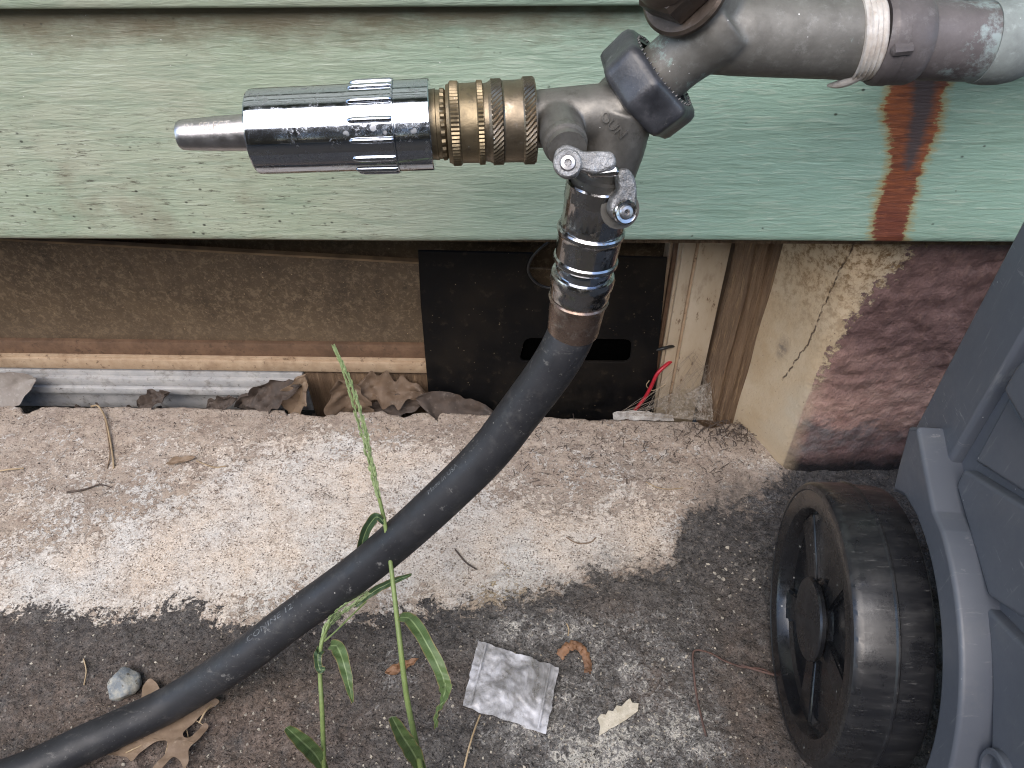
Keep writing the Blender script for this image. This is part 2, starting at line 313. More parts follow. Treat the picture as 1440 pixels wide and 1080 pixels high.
simple('faded_ink', (.15, .16, .17, 1), (.045, .047, .052, 1), .6, 0, 420, 5, 0, lo=.40, hi=.56)

# bin plastics
m = Mat('bin_plastic', .42, 0, .5); MT['bin'] = m; g = m.O
c = m.mix(m.mr(m.noise(9, 4, .6), .35, .65), (.075, .084, .104, 1), (.092, .101, .120, 1))
c = m.mix(m.math('MULTIPLY', m.mr(m.noise(45, 6, .75), .54, .72), .35), c, (.12, .125, .13, 1))
c = m.mix(m.math('MULTIPLY', m.mr(m.noise(1, 5, .72, m.sc(g, (40, 330, 36))), .61, .68), .45), c, (.19, .195, .20, 1))
c = m.mix(m.math('MULTIPLY', m.math('MULTIPLY', m.mr(m.noise(1, 4, .7, m.sc(g, (60, 60, 420))), .62, .67), m.mr(m.noise(14, 3, .6), .5, .6)), .6), c, (.26, .26, .265, 1))
c = m.mix(m.math('MULTIPLY', m.mr(m.vor(85), .05, .02), m.mr(m.noise(50, 2, .5), .50, .54)), c, (.42, .42, .40, 1))
m.color(c); m.rough(m.mr(m.noise(40, 6, .7), .35, .7, .36, .58)); m.bump(m.noise(900, 3, .6), .12, .0003)
m = Mat('wheel_plastic', .2, 0, .5); MT['wheel'] = m
c = m.mix(m.math('MULTIPLY', m.mr(m.noise(35, 6, .75), .50, .72), .6), (.008, .0085, .010, 1), (.03, .03, .032, 1))
c = m.mix(m.math('MULTIPLY', m.mr(m.noise(240, 6, .78), .63, .70), .4), c, (.18, .175, .17, 1))
c = m.mix(m.math('MULTIPLY', m.mr(m.vor(80), .08, .04), m.mr(m.noise(50, 2, .5), .52, .56)), c, (.30, .30, .28, 1))
m.color(c); m.rough(m.mr(m.noise(45, 6, .7), .35, .7, .10, .42)); m.bump(m.noise(260, 4, .6), .08, .0005)
m = Mat('tyre_plastic', .38, 0, .5); MT['tyre'] = m
c = m.mix(m.math('MULTIPLY', m.mr(m.noise(1, 6, .75, m.sc(m.O, (35, 150, 150))), .46, .66), .6), (.010, .0105, .0125, 1), (.034, .034, .035, 1))
c = m.mix(m.math('MULTIPLY', m.mr(m.noise(1, 4, .75, m.sc(m.O, (60, 420, 420))), .62, .69), .5), c, (.13, .128, .125, 1))
m.color(c); m.rough(m.mr(m.noise(60, 6, .7), .35, .7, .20, .48)); m.bump(m.noise(420, 4, .6), .10, .0004)

# vegetation and litter
def leaf_mat(name, c1, c2, c3, rough=.5, tr=.25, sc_=90):
    m = Mat(name, rough, 0, .4); MT[name] = m
    c = m.mix(m.mr(m.noise(sc_, 5, .65), .35, .65), c1, c2); c = m.mix(m.math('MULTIPLY', m.mr(m.noise(sc_*2.6, 6, .75), .56, .68), .7), c, c3)
    if name.startswith('blade'):
        ac = m.attr('across'); c = m.mix(m.mr(m.math('ABSOLUTE', ac), .14, .04), c, (.24, .32, .15, 1))
        c = m.mix(m.math('MULTIPLY', m.mr(m.math('SINE', m.math('MULTIPLY', ac, 34.)), .3, 1.), .22), c, (.20, .27, .12, 1))
        c = m.mix(m.math('MULTIPLY', m.mr(m.math('ADD', m.math('ABSOLUTE', ac), m.math('MULTIPLY', m.noise(70, 5, .7), .6)), 1.14, 1.28), .7), c, (.30, .22, .10, 1))
    m.color(c); m.bump(m.noise(sc_*4, 4, .6), .35, .0008)
    if tr:
        t = m.n('BsdfTranslucent'); m.put(t.inputs[0], c); x = m.n('MixShader'); x.inputs[0].default_value = tr
        m.t.links.new(m.b.outputs[0], x.inputs[1]); m.t.links.new(t.outputs[0], x.inputs[2]); m.t.links.new(x.outputs[0], m.t.nodes['Material Output'].inputs[0])
leaf_mat('blade_green', (.11, .17, .06, 1), (.075, .125, .045, 1), (.17, .23, .11, 1), .45, .3, 60)
leaf_mat('blade_dark', (.05, .095, .045, 1), (.035, .07, .035, 1), (.09, .13, .08, 1), .45, .25, 60)
leaf_mat('stem_green', (.22, .29, .10, 1), (.16, .22, .08, 1), (.22, .28, .14, 1), .45, .2, 90)
leaf_mat('seed_green', (.36, .44, .22, 1), (.24, .33, .14, 1), (.56, .60, .44, 1), .55, .25, 300)
leaf_mat('dry_leaf', (.17, .115, .075, 1), (.11, .075, .05, 1), (.25, .19, .14, 1), .65, .12, 60)
leaf_mat('dark_leaf', (.085, .062, .048, 1), (.05, .04, .034, 1), (.15, .12, .10, 1), .75, .08, 60)
leaf_mat('tan_leaf', (.25, .18, .12, 1), (.18, .125, .085, 1), (.33, .26, .19, 1), .6, .15, 60)
leaf_mat('pale_leaf', (.30, .27, .24, 1), (.22, .19, .165, 1), (.40, .37, .34, 1), .7, .1, 60)
leaf_mat('rust_leaf', (.22, .115, .06, 1), (.13, .07, .04, 1), (.34, .20, .12, 1), .6, .1, 120)
leaf_mat('straw', (.42, .32, .20, 1), (.34, .25, .15, 1), (.5, .42, .3, 1), .6, .1, 120)
m = Mat('clear_wrapper', .30, 0, .6); MT['wrapper'] = m
pv = m.noise(22, 6, .68, None, .6)
c = m.mix(m.mr(pv, .36, .60), (.20, .195, .185, 1), (.50, .505, .54, 1))
c = m.mix(m.math('MULTIPLY', m.mr(m.noise(160, 6, .75), .55, .68), .7), c, (.20, .19, .18, 1))
m.color(c); m.put(m.b.inputs['Alpha'], m.mr(pv, .32, .56, .38, .93)); m.bump(m.noise(1, 5, .62, m.sc(m.O, (60, 26, 40)), 1.5), .5, .002)
simple('paint_chip', (.50, .46, .38, 1), (.36, .33, .26, 1), .6, 0, 160, 5, .4, .001, extra=[(260, .56, .68, (.3, .25, .18, 1), .7)])
m = Mat('stone', .7, 0, .4); MT['stone'] = m
c = m.mix(m.mr(m.noise(75, 6, .75), .4, .6), (.15, .17, .185, 1), (.36, .345, .29, 1)); c = m.mix(m.mr(m.noise(190, 5, .7), .58, .66), c, (.09, .08, .06, 1)); m.color(c); m.bump(m.noise(260, 5, .7), .6, .0015)
simple('rusty_wire', (.11, .06, .045, 1), (.07, .045, .04, 1), .8, 0, 300, 4, .3)
simple('red_insulation', (.42, .016, .03, 1), (.30, .012, .022, 1), .32, 0, 60, 4, 0)
simple('black_insulation', (.012, .012, .012, 1), (.02, .02, .02, 1), .4, 0, 60, 4, 0)
m = Mat('cobweb_silk', .8); MT['silk'] = m; m.color((.27, .225, .18, 1))
m = Mat('cobweb_sheet', .9); MT['sheet'] = m
m.color(m.mix(m.mr(m.noise(150, 5, .7), .4, .65), (.22, .19, .155, 1), (.44, .40, .35, 1)))
m.put(m.b.inputs['Alpha'], m.mr(m.noise(120, 6, .75, None, .6), .40, .66, .05, .85))
simple('paper_scrap', (.46, .44, .41, 1), (.22, .20, .18, 1), .7, 0, 160, 6, .6, .002)
simple('grit', (.42, .38, .31, 1), (.12, .11, .10, 1), .85, 0, 60, 3, 0)

# ------------------------------------------------------------------ object helpers
def tag(o, label=None, cat=None, group=None, kind=None):
    if label: o['label'] = label
    if cat: o['category'] = cat
    if group: o['group'] = group
    if kind: o['kind'] = kind
    return o
def thing(name, loc, label, cat, group=None):
    o = bpy.data.objects.new(name, None); COL.objects.link(o); o.location = loc; o.empty_display_size = .02
    return tag(o, label, cat, group)
bpy.context.view_layer.update()
def link(name, me, material, parent=None, smooth=35, loc=None):
    """mesh data is in world coordinates unless parent/loc shift it"""
    if isinstance(material, str): material = mat(material)
    me.materials.clear(); me.materials.append(material)
    if smooth:
        for p in me.polygons: p.use_smooth = True
        me.set_sharp_from_angle(angle=math.radians(smooth))
    o = bpy.data.objects.new(name, me); COL.objects.link(o)
    if parent is not None:
        o.parent = parent
        off = Vector(parent.location); q = parent.parent
        while q is not None: off += Vector(q.location); q = q.parent
        me.transform(Matrix.Translation(-off))
    else:
        n = len(me.vertices); a = np.empty(n*3); me.vertices.foreach_get('co', a); a = a.reshape(-1, 3)
        c = Vector(((a[:, 0].min()+a[:, 0].max())/2, (a[:, 1].min()+a[:, 1].max())/2, a[:, 2].min()))
        me.transform(Matrix.Translation(-c)); o.location = c
    return o
def mesh(verts, faces, name='mesh'):
    me = bpy.data.meshes.new(name); me.from_pydata([tuple(v) for v in verts], [], faces); me.update(); return me
def bm_mesh(bm):
    me = bpy.data.meshes.new('mesh'); bmesh.ops.recalc_face_normals(bm, faces=bm.faces); bm.to_mesh(me); bm.free(); return me
def box(bm, lo, hi, bevel=0, seg=2):
    lo, hi = Vector(lo), Vector(hi); r = bmesh.ops.create_cube(bm, size=1)
    for v in r['verts']: v.co = Vector([(lo[i]+hi[i])/2+v.co[i]*(hi[i]-lo[i]) for i in range(3)])
    if bevel:
        es = list({e for v in r['verts'] for e in v.link_edges}); bmesh.ops.bevel(bm, geom=es, offset=bevel, segments=seg, affect='EDGES', profile=.5)
def frame(d):
    d = Vector(d).normalized(); a = Vector((0, 0, 1)) if abs(d.z) < .9 else Vector((1, 0, 0))
    x = a.cross(d).normalized(); return x, d.cross(x), d
def lathe(bm, A, d, prof, seg=48, cap=True, rfun=None, x=None):
    """prof: list of (t metres along d from A, radius); rfun(i, k, r) may change a radius at ring i, segment k"""
    X, Y, D = frame(d)
    if x is not None: X = (Vector(x)-D*Vector(x).dot(D)).normalized(); Y = D.cross(X)
    A = Vector(A); rings = []
    for i, (t, r) in enumerate(prof):
        ring = []
        for k in range(seg):
            a = 2*math.pi*k/seg; q = rfun(i, k, r) if rfun else r
            ring.append(bm.verts.new(A+D*t+X*(q*math.cos(a))+Y*(q*math.sin(a))))
        rings.append(ring)
    for i in range(len(rings)-1):
        for k in range(seg):
            bm.faces.new((rings[i][k], rings[i][(k+1) % seg], rings[i+1][(k+1) % seg], rings[i+1][k]))
    if cap: bm.faces.new(rings[0][::-1]); bm.faces.new(rings[-1])
    return rings
def lathe_obj(name, A, d, prof, material, parent, seg=48, cap=True, rfun=None, smooth=35, x=None):
    bm = bmesh.new(); lathe(bm, A, d, prof, seg, cap, rfun, x); return link(name, bm_mesh(bm), material, parent, smooth)
def catmull(pts, n=8):
    P = [Vector(p) for p in pts]; P = [P[0]*2-P[1]]+P+[P[-1]*2-P[-2]]; out = []
    for i in range(1, len(P)-2):
        for k in range(n):
            t = k/n; a, b, c, d = P[i-1:i+3]
            out.append(.5*((2*b)+(c-a)*t+(2*a-5*b+4*c-d)*t*t+(3*b-a-3*c+d)*t**3))
    out.append(P[-2]); return out
def tube(bm, pts, rad, seg=12, cap=True, ref=None):
    pts = [Vector(p) for p in pts]; n = len(pts); rings = []; X = None
    for i, p in enumerate(pts):
        T = (pts[min(i+1, n-1)]-pts[max(i-1, 0)]).normalized()
        if X is None: X = frame(T)[0] if ref is None else Vector(ref)
        X = (X-T*X.dot(T)).normalized(); Y = T.cross(X); r = rad(i/(n-1)) if callable(rad) else rad
        rings.append([bm.verts.new(p+X*(r*math.cos(2*math.pi*k/seg))+Y*(r*math.sin(2*math.pi*k/seg))) for k in range(seg)])
    for i in range(n-1):
        for k in range(seg): bm.faces.new((rings[i][k], rings[i][(k+1) % seg], rings[i+1][(k+1) % seg], rings[i+1][k]))
    if cap: bm.faces.new(rings[0][::-1]); bm.faces.new(rings[-1])
def tube_obj(name, pts, rad, material, parent=None, seg=12, n=6):
    bm = bmesh.new(); tube(bm, catmull(pts, n), rad, seg); return link(name, bm_mesh(bm), material, parent, 60)
def evaluated(me, mods):
    o = bpy.data.objects.new('tmp', me); COL.objects.link(o)
    for kind, kw in mods:
        md = o.modifiers.new(kind, kind)
        for k, v in kw.items(): setattr(md, k, v)
    dg = bpy.context.evaluated_depsgraph_get(); dg.update()
    r = bpy.data.meshes.new_from_object(o.evaluated_get(dg)); bpy.data.objects.remove(o); return r
def plate(outline, holes, thick, bevel, M):
    """filled 2D outline with holes -> mesh of real thickness, placed by matrix M"""
    cu = bpy.data.curves.new('c', 'CURVE'); cu.dimensions = '2D'; cu.fill_mode = 'BOTH'; cu.extrude = max(thick/2-bevel, 1e-5); cu.bevel_depth = bevel; cu.bevel_resolution = 2; cu.offset = -bevel
    for L in [outline]+list(holes):
        s = cu.splines.new('POLY'); s.points.add(len(L)-1); s.use_cyclic_u = True
        for p, q in zip(s.points, L): p.co = (q[0], q[1], 0, 1)
    o = bpy.data.objects.new('tmp', cu); COL.objects.link(o); dg = bpy.context.evaluated_depsgraph_get(); dg.update()
    me = bpy.data.meshes.new_from_object(o.evaluated_get(dg)); bpy.data.objects.remove(o); me.transform(M); return me
def text_mesh(txt, size):
    cu = bpy.data.curves.new('t', 'FONT'); cu.body = txt; cu.size = size; cu.resolution_u = 3
    o = bpy.data.objects.new('tmp', cu); COL.objects.link(o); dg = bpy.context.evaluated_depsgraph_get(); dg.update()
    me = bpy.data.meshes.new_from_object(o.evaluated_get(dg)); bpy.data.objects.remove(o)
    bm = bmesh.new(); bm.from_mesh(me); bmesh.ops.triangulate(bm, faces=bm.faces); bmesh.ops.subdivide_edges(bm, edges=[e for e in bm.edges if e.calc_length() > size*.25], cuts=2)
    bm.to_mesh(me); bm.free(); return me
def rot_basis(X, Y, Z, o):
    return Matrix(((X.x, Y.x, Z.x, o.x), (X.y, Y.y, Z.y, o.y), (X.z, Y.z, Z.z, o.z), (0, 0, 0, 1)))
def rounded(pts, r, n=5):
    out = []; N = len(pts)
    for i in range(N):
        p0, p, p1 = (Vector(pts[(i+k) % N]) for k in (-1, 0, 1))
        a = (p0-p).normalized(); b = (p1-p).normalized(); d = min(r, (p0-p).length*.45, (p1-p).length*.45)
        for k in range(n+1):
            t = k/n; out.append(tuple((p+a*d)*(1-t)**2+p*2*t*(1-t)+(p+b*d)*t*t))
    return out

# ------------------------------------------------------------------ ground: concrete ledge, asphalt
tar_px = [(-260, 846), (0, 850), (60, 856), (115, 862), (165, 872), (205, 862), (235, 846), (262, 846), (290, 858), (325, 878), (380, 872), (450, 868), (560, 860), (640, 852), (700, 846),
          (750, 838), (800, 828), (835, 812), (860, 800), (905, 806), (948, 800), (960, 770), (962, 752), (978, 734), (1000, 722), (1040, 716), (1070, 702), (1092, 684), (1108, 664), (1124, 640), (1600, 620)]
tar_w = np.array([onZ(*p)[:2] for p in tar_px])
def blob(X, Y, px, py, rx, ry, amp):
    c = onZ(px, py); return amp*np.exp(-((X-c.x)/(rx*.00054))**2-((Y-c.y)/(ry*.00066))**2)
EDGE = [(-1.2, .0935), (-.58, .0956), (-.35, .0973), (-.12, .0947), (.17, .0886), (.26, .087), (.8, .085)]
gx = np.linspace(-.72, .66, 620); Yb = np.linspace(-.62, 0, 0)
NV = 330
ex = np.interp(gx, [e[0] for e in EDGE], [e[1] for e in EDGE]) + .0028*fbm(gx, gx*0+.3, 22, 50, 5, .6) - .004*np.clip(fbm(gx, gx*0+5., 35, 58, 3)-.22, 0, 1)*6
v = np.linspace(0, 1, NV)**1.0
XX = np.repeat(gx[None, :], NV+6, 0); YY = np.zeros((NV+6, len(gx))); ZZ = np.zeros_like(YY)
for j in range(NV): YY[j] = -.64+(ex+.64)*v[j]
for k, (dy, dz) in enumerate([(.0012, -.0012), (.0018, -.004), (.002, -.012), (.002, -.025), (.002, -.045), (.002, -.07)]):
    YY[NV+k] = ex+dy+.001*fbm(gx, gx*0+k, 60, 77+k, 3); ZZ[NV+k] = dz
by = np.interp(XX, tar_w[:, 0], tar_w[:, 1])
sd = np.clip((by-YY)*.75, -.09, .09)
sd = sd + blob(XX, YY, 1010, 775, 55, 55, .03)
rel = fbm(XX, YY, 20, 3, 4)*.0018 + fbm(XX, YY, 160, 9, 4, .6)*.0010
rough_t = fbm(XX, YY, 85, 21, 5, .62)
step = 1/(1+np.exp(sd/.004+1.5*fbm(XX, YY, 70, 31, 3)))
slope = np.clip((YY+.10)/.2, 0, 1)
ZZ += np.where(np.arange(NV+6)[:, None] < NV+1, rel*1.0 + step*.0012 - .003 + (1-step)*rough_t*.0032 + step*fbm(XX, YY, 260, 41, 3)*.0010, 0)
def field(blobs): return np.clip(sum(blob(XX, YY, *b) for b in blobs), -1, 1.2)
wht = field([(120, 800, 220, 75, .75), (330, 760, 170, 110, .85), (420, 690, 120, 70, .6), (560, 690, 120, 80, .55), (600, 640, 120, 40, .45), (700, 740, 110, 65, .75), (830, 770, 120, 55, .7),
             (900, 700, 70, 50, .45), (60, 840, 100, 35, .5), (600, 810, 130, 60, .7), (250, 640, 300, 60, .30), (850, 640, 200, 60, .22), (900, 760, 90, 40, .4), (450, 750, 250, 90, .3), (60, 700, 120, 60, .35), (1085, 650, 30, 40, .5), (450, 620, 90, 30, .45), (760, 790, 80, 50, .4)])
gry = field([(1030, 690, 50, 42, .9), (960, 600, 70, 25, .5), (1040, 610, 50, 25, .5), (900, 650, 90, 35, .25), (130, 690, 70, 22, .3), (640, 790, 20, 25, .3)])
yel = field([(700, 800, 60, 50, .9), (740, 760, 60, 30, .4)])
brn = field([(120, 1010, 260, 90, 1.), (330, 1060, 150, 70, .8), (-10, 905, 60, 40, .6), (1060, 1000, 50, 130, .9), (920, 970, 40, 40, .7), (620, 960, 60, 40, .5), (450, 980, 90, 80, .5), (870, 860, 60, 30, .4)])
pale = field([(760, 1030, 130, 70, .42), (900, 990, 120, 90, .40), (800, 880, 110, 40, .42), (960, 900, 110, 60, .32), (560, 930, 60, 50, .4), (700, 880, 50, 30, .5), (850, 1070, 120, 40, .35), (560, 1040, 60, 40, .2), (1000, 1050, 70, 50, .3), (1060, 690, 50, 40, .55)])
def grid_mesh(mask):
    nx = len(gx); ny = NV+6; ids = np.arange(nx*ny).reshape(ny, nx)
    fm = mask[:-1, :-1]
    q = np.stack([ids[:-1, :-1][fm], ids[:-1, 1:][fm], ids[1:, 1:][fm], ids[1:, :-1][fm]], 1)
    used = np.unique(q); remap = -np.ones(nx*ny, int); remap[used] = np.arange(len(used))
    co = np.stack([XX.ravel(), YY.ravel(), ZZ.ravel()], 1)[used]; q = remap[q]
    me = bpy.data.meshes.new('ground'); me.vertices.add(len(co)); me.vertices.foreach_set('co', co.ravel())
    me.loops.add(q.size); me.loops.foreach_set('vertex_index', q.ravel().astype(np.int32))
    me.polygons.add(len(q)); me.polygons.foreach_set('loop_start', np.arange(0, q.size, 4, dtype=np.int32)); me.polygons.foreach_set('loop_total', np.full(len(q), 4, np.int32))
    me.update(calc_edges=True)
    for nm, arr in (('sd', sd), ('wht', wht), ('gry', gry), ('yel', yel), ('brn', brn), ('pale', pale)):
        a = me.attributes.new(nm, 'FLOAT', 'POINT'); a.data.foreach_set('value', arr.ravel()[used].astype(np.float32))
    return me
msk = sd < 0
tag(link('concrete_ledge', grid_mesh(msk), 'ground', None, 180), kind='structure')
tag(link('asphalt', grid_mesh(~msk), 'ground', None, 180), kind='structure')
# the yard beyond the patch in view, out to the horizon
simple('yard_ground', col(56, 50, 44), col(76, 68, 56), .9, 0, 6, 6, .4, .01, world=True, extra=[(1.2, .5, .7, col(82, 88, 58), .6)])
bm = bmesh.new(); L = 400
vs = [bm.verts.new(p) for p in [(-L, -L, -.012), (L, -L, -.012), (L, .06, -.012), (-L, .06, -.012)]]; bm.faces.new(vs)
tag(link('ground', bm_mesh(bm), 'yard_ground', None, 0), kind='structure')
bm = bmesh.new(); box(bm, (-1.2, .085, -.10), (.26, .20, -.052)); tag(link('window_well_floor', bm_mesh(bm), 'well_soil', None, 0), kind='structure')

def ground_z(x, y):
    i = int(np.clip(np.searchsorted(gx, x), 1, len(gx)-2)); j = int(np.clip((y+.64)/(ex[i]+.64)*(NV-1), 0, NV-1)); return float(ZZ[j, i])

# ------------------------------------------------------------------ clapboard wall
wall = thing('clapboard_wall', (0, 0, .274), 'green painted clapboard house wall with embossed wood grain above the basement window', 'house wall')
EXPO = .154
rust_px = [((1258, 1344), 96), ((1261, 1342), 112), ((1251, 1331), 160), ((1253, 1326), 180), ((1257, 1318), 200), ((1256, 1302), 233), ((1250, 1294), 255), ((1243, 1288), 271), ((1234, 1280), 292), ((1227, 1272), 342)]
core_px = [((1293, 1328), 96), ((1294, 1325), 112), ((1290, 1313), 167), ((1282, 1299), 208), ((1275, 1288), 233), ((1279, 1281), 246)]
def sdband(rows, X, Z):
    zs, l, r = [], [], []
    for (a, b), y in rows:
        p, q = onY(a, y, 0), onY(b, y, 0); zs.append((p.z+q.z)/2); l.append(p.x); r.append(q.x)
    zs, l, r = map(np.array, (zs, l, r)); o = np.argsort(zs); zs, l, r = zs[o], l[o], r[o]
    li = np.interp(Z, zs, l); ri = np.interp(Z, zs, r); d = np.minimum(X-li, ri-X)
    return np.where(Z < zs[0]-.002, -.02, d)
def board(k, x0, x1, fine=False):
    z0 = .274+k*EXPO
    prof = [(.016, 0.0), (.004, 0.0), (.0012, .0006), (.0, .0022), (.0003, .006)]+[(.0003+.0125*t, .006+(EXPO+.018-.006)*t) for t in np.linspace(.05, 1, 34 if fine else 3)]+[(.0165, EXPO+.018)]
    xs = np.concatenate([np.linspace(x0, -.72, 4)[:-1], np.linspace(-.72, .75, 420), np.linspace(.75, x1, 4)[1:]]) if fine else np.linspace(x0, x1, 12)
    n = len(prof); V = []; 
    for x in xs:
        wav = .0009*math.sin(x*7+k*1.9)+.0006*math.sin(x*19+k)
        for (y, z) in prof: V.append((x, y+wav, z0+z+.0007*math.sin(x*5+k)))
    q = [(i*n+j, (i+1)*n+j, (i+1)*n+j+1, i*n+j+1) for i in range(len(xs)-1) for j in range(n-1)]
    me = mesh(V, q)
    if fine:
        a = np.array(V); X, Z = a[:, 0], a[:, 2]
        top = .274+EXPO
        dirt = np.clip(1-(top-Z)/.042, 0, 1)*(1.15-.6*np.clip((X+.1)/.3, 0, 1)) + np.clip(1-(Z-.274)/.008, 0, 1)*.6
        d2 = np.clip(1-(X+.20)/.16, 0, 1)*np.clip(1.25-(Z-.274)/.085, 0, 1)+.16*np.clip(-X*3, 0, 1)
        for nm, arr in (('dirt', dirt), ('dirt2', np.clip(d2, 0, 1)), ('rust', np.clip(sdband(rust_px, X, Z), -.02, .02)), ('rustcore', np.clip(sdband(core_px, X, Z), -.02, .02))):
            at = me.attributes.new(nm, 'FLOAT', 'POINT'); at.data.foreach_set('value', arr.astype(np.float32))
    else:
        for nm, val in (('dirt', 0.), ('dirt2', 0.), ('rust', -.02), ('rustcore', -.02)):
            at = me.attributes.new(nm, 'FLOAT', 'POINT'); at.data.foreach_set('value', np.full(len(V), val, np.float32))
    return link('siding_board', me, 'siding', wall, 50)
for k in range(0, 15): board(k, -3.2, 3.2, k == 0)
bm = bmesh.new(); box(bm, (-3.2, .018, .262), (3.2, .12, 2.58)); link('sheathing', bm_mesh(bm), 'weathered_wood', wall, 0)
simple('eave_paint', col(150, 150, 140), col(130, 130, 122), .7, 0, 20, 4, .1, .001)
bm = bmesh.new(); box(bm, (-3.4, -.38, 2.59), (3.4, .14, 2.62)); box(bm, (-3.4, -.40, 2.57), (3.4, -.381, 2.72)); link('eave', bm_mesh(bm), 'eave_paint', wall, 0)

# added wooden fence, out of view, giving the metal something dark to reflect
simple('added_fence_wood', col(96, 76, 58), col(126, 102, 78), .8, 0, 8, 6, .4, .002, vecs=(6, 6, 1))
fen = thing('added_fence', (0, -3.0, 0), 'unseen brown board fence added as something dark for the chrome to reflect', 'fence')
bm = bmesh.new(); box(bm, (-.094, -3.03, -.01), (.094, -3.0, 2.3), .003); f0 = link('board', bm_mesh(bm), 'added_fence_wood', fen, 30)
for k in range(-22, 23):
    if k == 0: continue
    f = f0.copy(); COL.objects.link(f); f.location = Vector((k*.196, .004*math.sin(k*3.), .02*math.sin(k*1.7)))
# ------------------------------------------------------------------ foundation wall, lumpy and repainted
prof = [(.199, .112), (.2005, .103)]
c0, c1, c2 = Vector((.2025, .096)), Vector((.2375, .028)), Vector((.75, .040))
def path(n=200):
    P = [Vector((.200, .115))]+[c0.lerp(c1, t) for t in np.linspace(0, .84, 40)]
    a = c0.lerp(c1, .84); b = c1.lerp(c2, .03)
    P += [a*(1-t)**2+c1*2*t*(1-t)+b*t*t for t in np.linspace(.08, .92, 14)]
    P += [c1.lerp(c2, t) for t in np.linspace(.03, 1, 150)]
    return P
PP = path(); zs = np.linspace(-.02, .285, 120); V = []; SDs = []; CR = []; GR = []
bpx = [(1108, 655), (1120, 620), (1132, 585), (1150, 545), (1168, 505), (1195, 455), (1215, 425), (1245, 395), (1275, 365), (1292, 345)]
def foundz(px, py):       # where that pixel meets the wall path: try the reveal plane, then the front plane
    d = (c1-c0).normalized(); nrm = Vector((-d.y, d.x, 0)); o = Vector((c0.x, c0.y, 0)); P = onP(px, py, o, nrm)
    if P.x > c1.x:
        d = (c2-c1).normalized(); nrm = Vector((-d.y, d.x, 0)); P = onP(px, py, Vector((c1.x, c1.y, 0)), nrm)
    return P
def arc(P):
    if P.x <= c1.x: return (Vector((P.x, P.y))-c0).length
    return (c1-c0).length+(Vector((P.x, P.y))-c1).length
bl = [(foundz(*p).z, arc(foundz(*p))) for p in bpx]; bl.sort()
crk = [foundz(*p) for p in [(1200, 348), (1178, 385), (1160, 425), (1148, 455), (1138, 480), (1118, 508), (1100, 535)]]
crk = sorted([(p.z, arc(p)) for p in crk])
gp = foundz(1100, 490); gpa = arc(gp)
s = 0; S_ = [0]
for i in range(1, len(PP)): s += (PP[i]-PP[i-1]).length; S_.append(s)
for i, p in enumerate(PP):
    sl = arc(Vector((p.x, p.y, 0))); a = PP[max(i-1, 0)]; b = PP[min(i+1, len(PP)-1)]; t = (b-a).normalized(); nn = Vector((t.y, -t.x))
    for z in zs:
        bnd = np.interp(z, [q[0] for q in bl], [q[1] for q in bl]); sd_v = sl-bnd
        rgh = 1/(1+math.exp(-sd_v/.008)); q = mnoise.fractal(Vector((p.x*60, p.y*60, z*70)), 1, 2, 4)*.0020*rgh+mnoise.noise(Vector((p.x*22, p.y*22, z*18)))*.0018
        V.append((p.x+nn.x*q, p.y+nn.y*q, z)); SDs.append(max(-.05, min(.05, sd_v)))
        ck = abs(sl-np.interp(z, [c[0] for c in crk], [c[1] for c in crk])+.0022*mnoise.noise(Vector((z*160, 3, 1)))) if crk[0][0] < z < .29 else .05
        CR.append(ck); GR.append(math.exp(-((sl-gpa)/.008)**2-((z-gp.z)/.014)**2))
n = len(zs); me = mesh(V, [(i*n+j, (i+1)*n+j, (i+1)*n+j+1, i*n+j+1) for i in range(len(PP)-1) for j in range(n-1)])
for nm, arr in (('sd', SDs), ('crack', CR), ('gry', GR)):
    at = me.attributes.new(nm, 'FLOAT', 'POINT'); at.data.foreach_set('value', np.array(arr, np.float32))
fo = thing('foundation_wall', (.24, .03, 0), 'lumpy foundation wall with cream reveal and peeling maroon and pink paint under the siding', 'foundation wall')
link('plaster_face', me, 'found', fo, 180)

# ------------------------------------------------------------------ basement window
win = thing('basement_window', (-.2, .14, 0), 'dusty brown basement window with cream rail and white track below the green siding', 'window')
def strip(name, yt, yb, Yf, depth, material, x0=-1.2, x1=.118, bevel=.0008, ref=300):
    zt = onY(ref, yt, Yf).z; zb = onY(ref, yb, Yf).z; bm = bmesh.new(); box(bm, (x0, Yf, zb), (x1, Yf+depth, zt), bevel); return link(name, bm_mesh(bm), material, win, 40)
a = onY(-250, 321, .138); b = onY(600, 369, .138)
M = rot_basis(Vector((1, 0, 0)), Vector((0, 0, 1)), Vector((0, -1, 0)), Vector((0, .1395, 0)))
link('pane', plate([(a.x, a.z), (a.x, .02), (.118, .02), (.118, b.z-(.118-b.x)*(a.z-b.z)/(b.x-a.x)), (b.x, b.z)], [], .003, .0006, M), 'pane', win, 30)
bm = bmesh.new(); bmesh.ops.create_cube(bm, size=1)
mid_ = (a+b)/2; ln = (b-a).length
for v_ in bm.verts: v_.co = Vector((v_.co.x*ln*1.0, v_.co.y*.006, v_.co.z*.0022))
bm.transform(Matrix.Translation(Vector((mid_.x, .1375, mid_.z+.001))) @ Matrix.Rotation(math.atan2(a.z-b.z, b.x-a.x), 4, 'Y'))
link('pane_edge_highlight', bm_mesh(bm), 'pane_highlight', win, 0)  # top edge of the pane, its bright highlight painted as a tan strip
bm = bmesh.new(); box(bm, (-1.2, .150, -.05), (.118, .156, .30)); link('rear_pane', bm_mesh(bm), 'pane', win, 0)
strip('bottom_rail', 483, 504, .1325, .012, 'rail_brown')
strip('sash_edge', 503, 506.5, .129, .012, 'rail_cream', bevel=.0004)
strip('glazing_bead', 507.5, 521.5, .1265, .014, 'rail_cream', bevel=.0015)
XT = onY(424, 530, .125).x
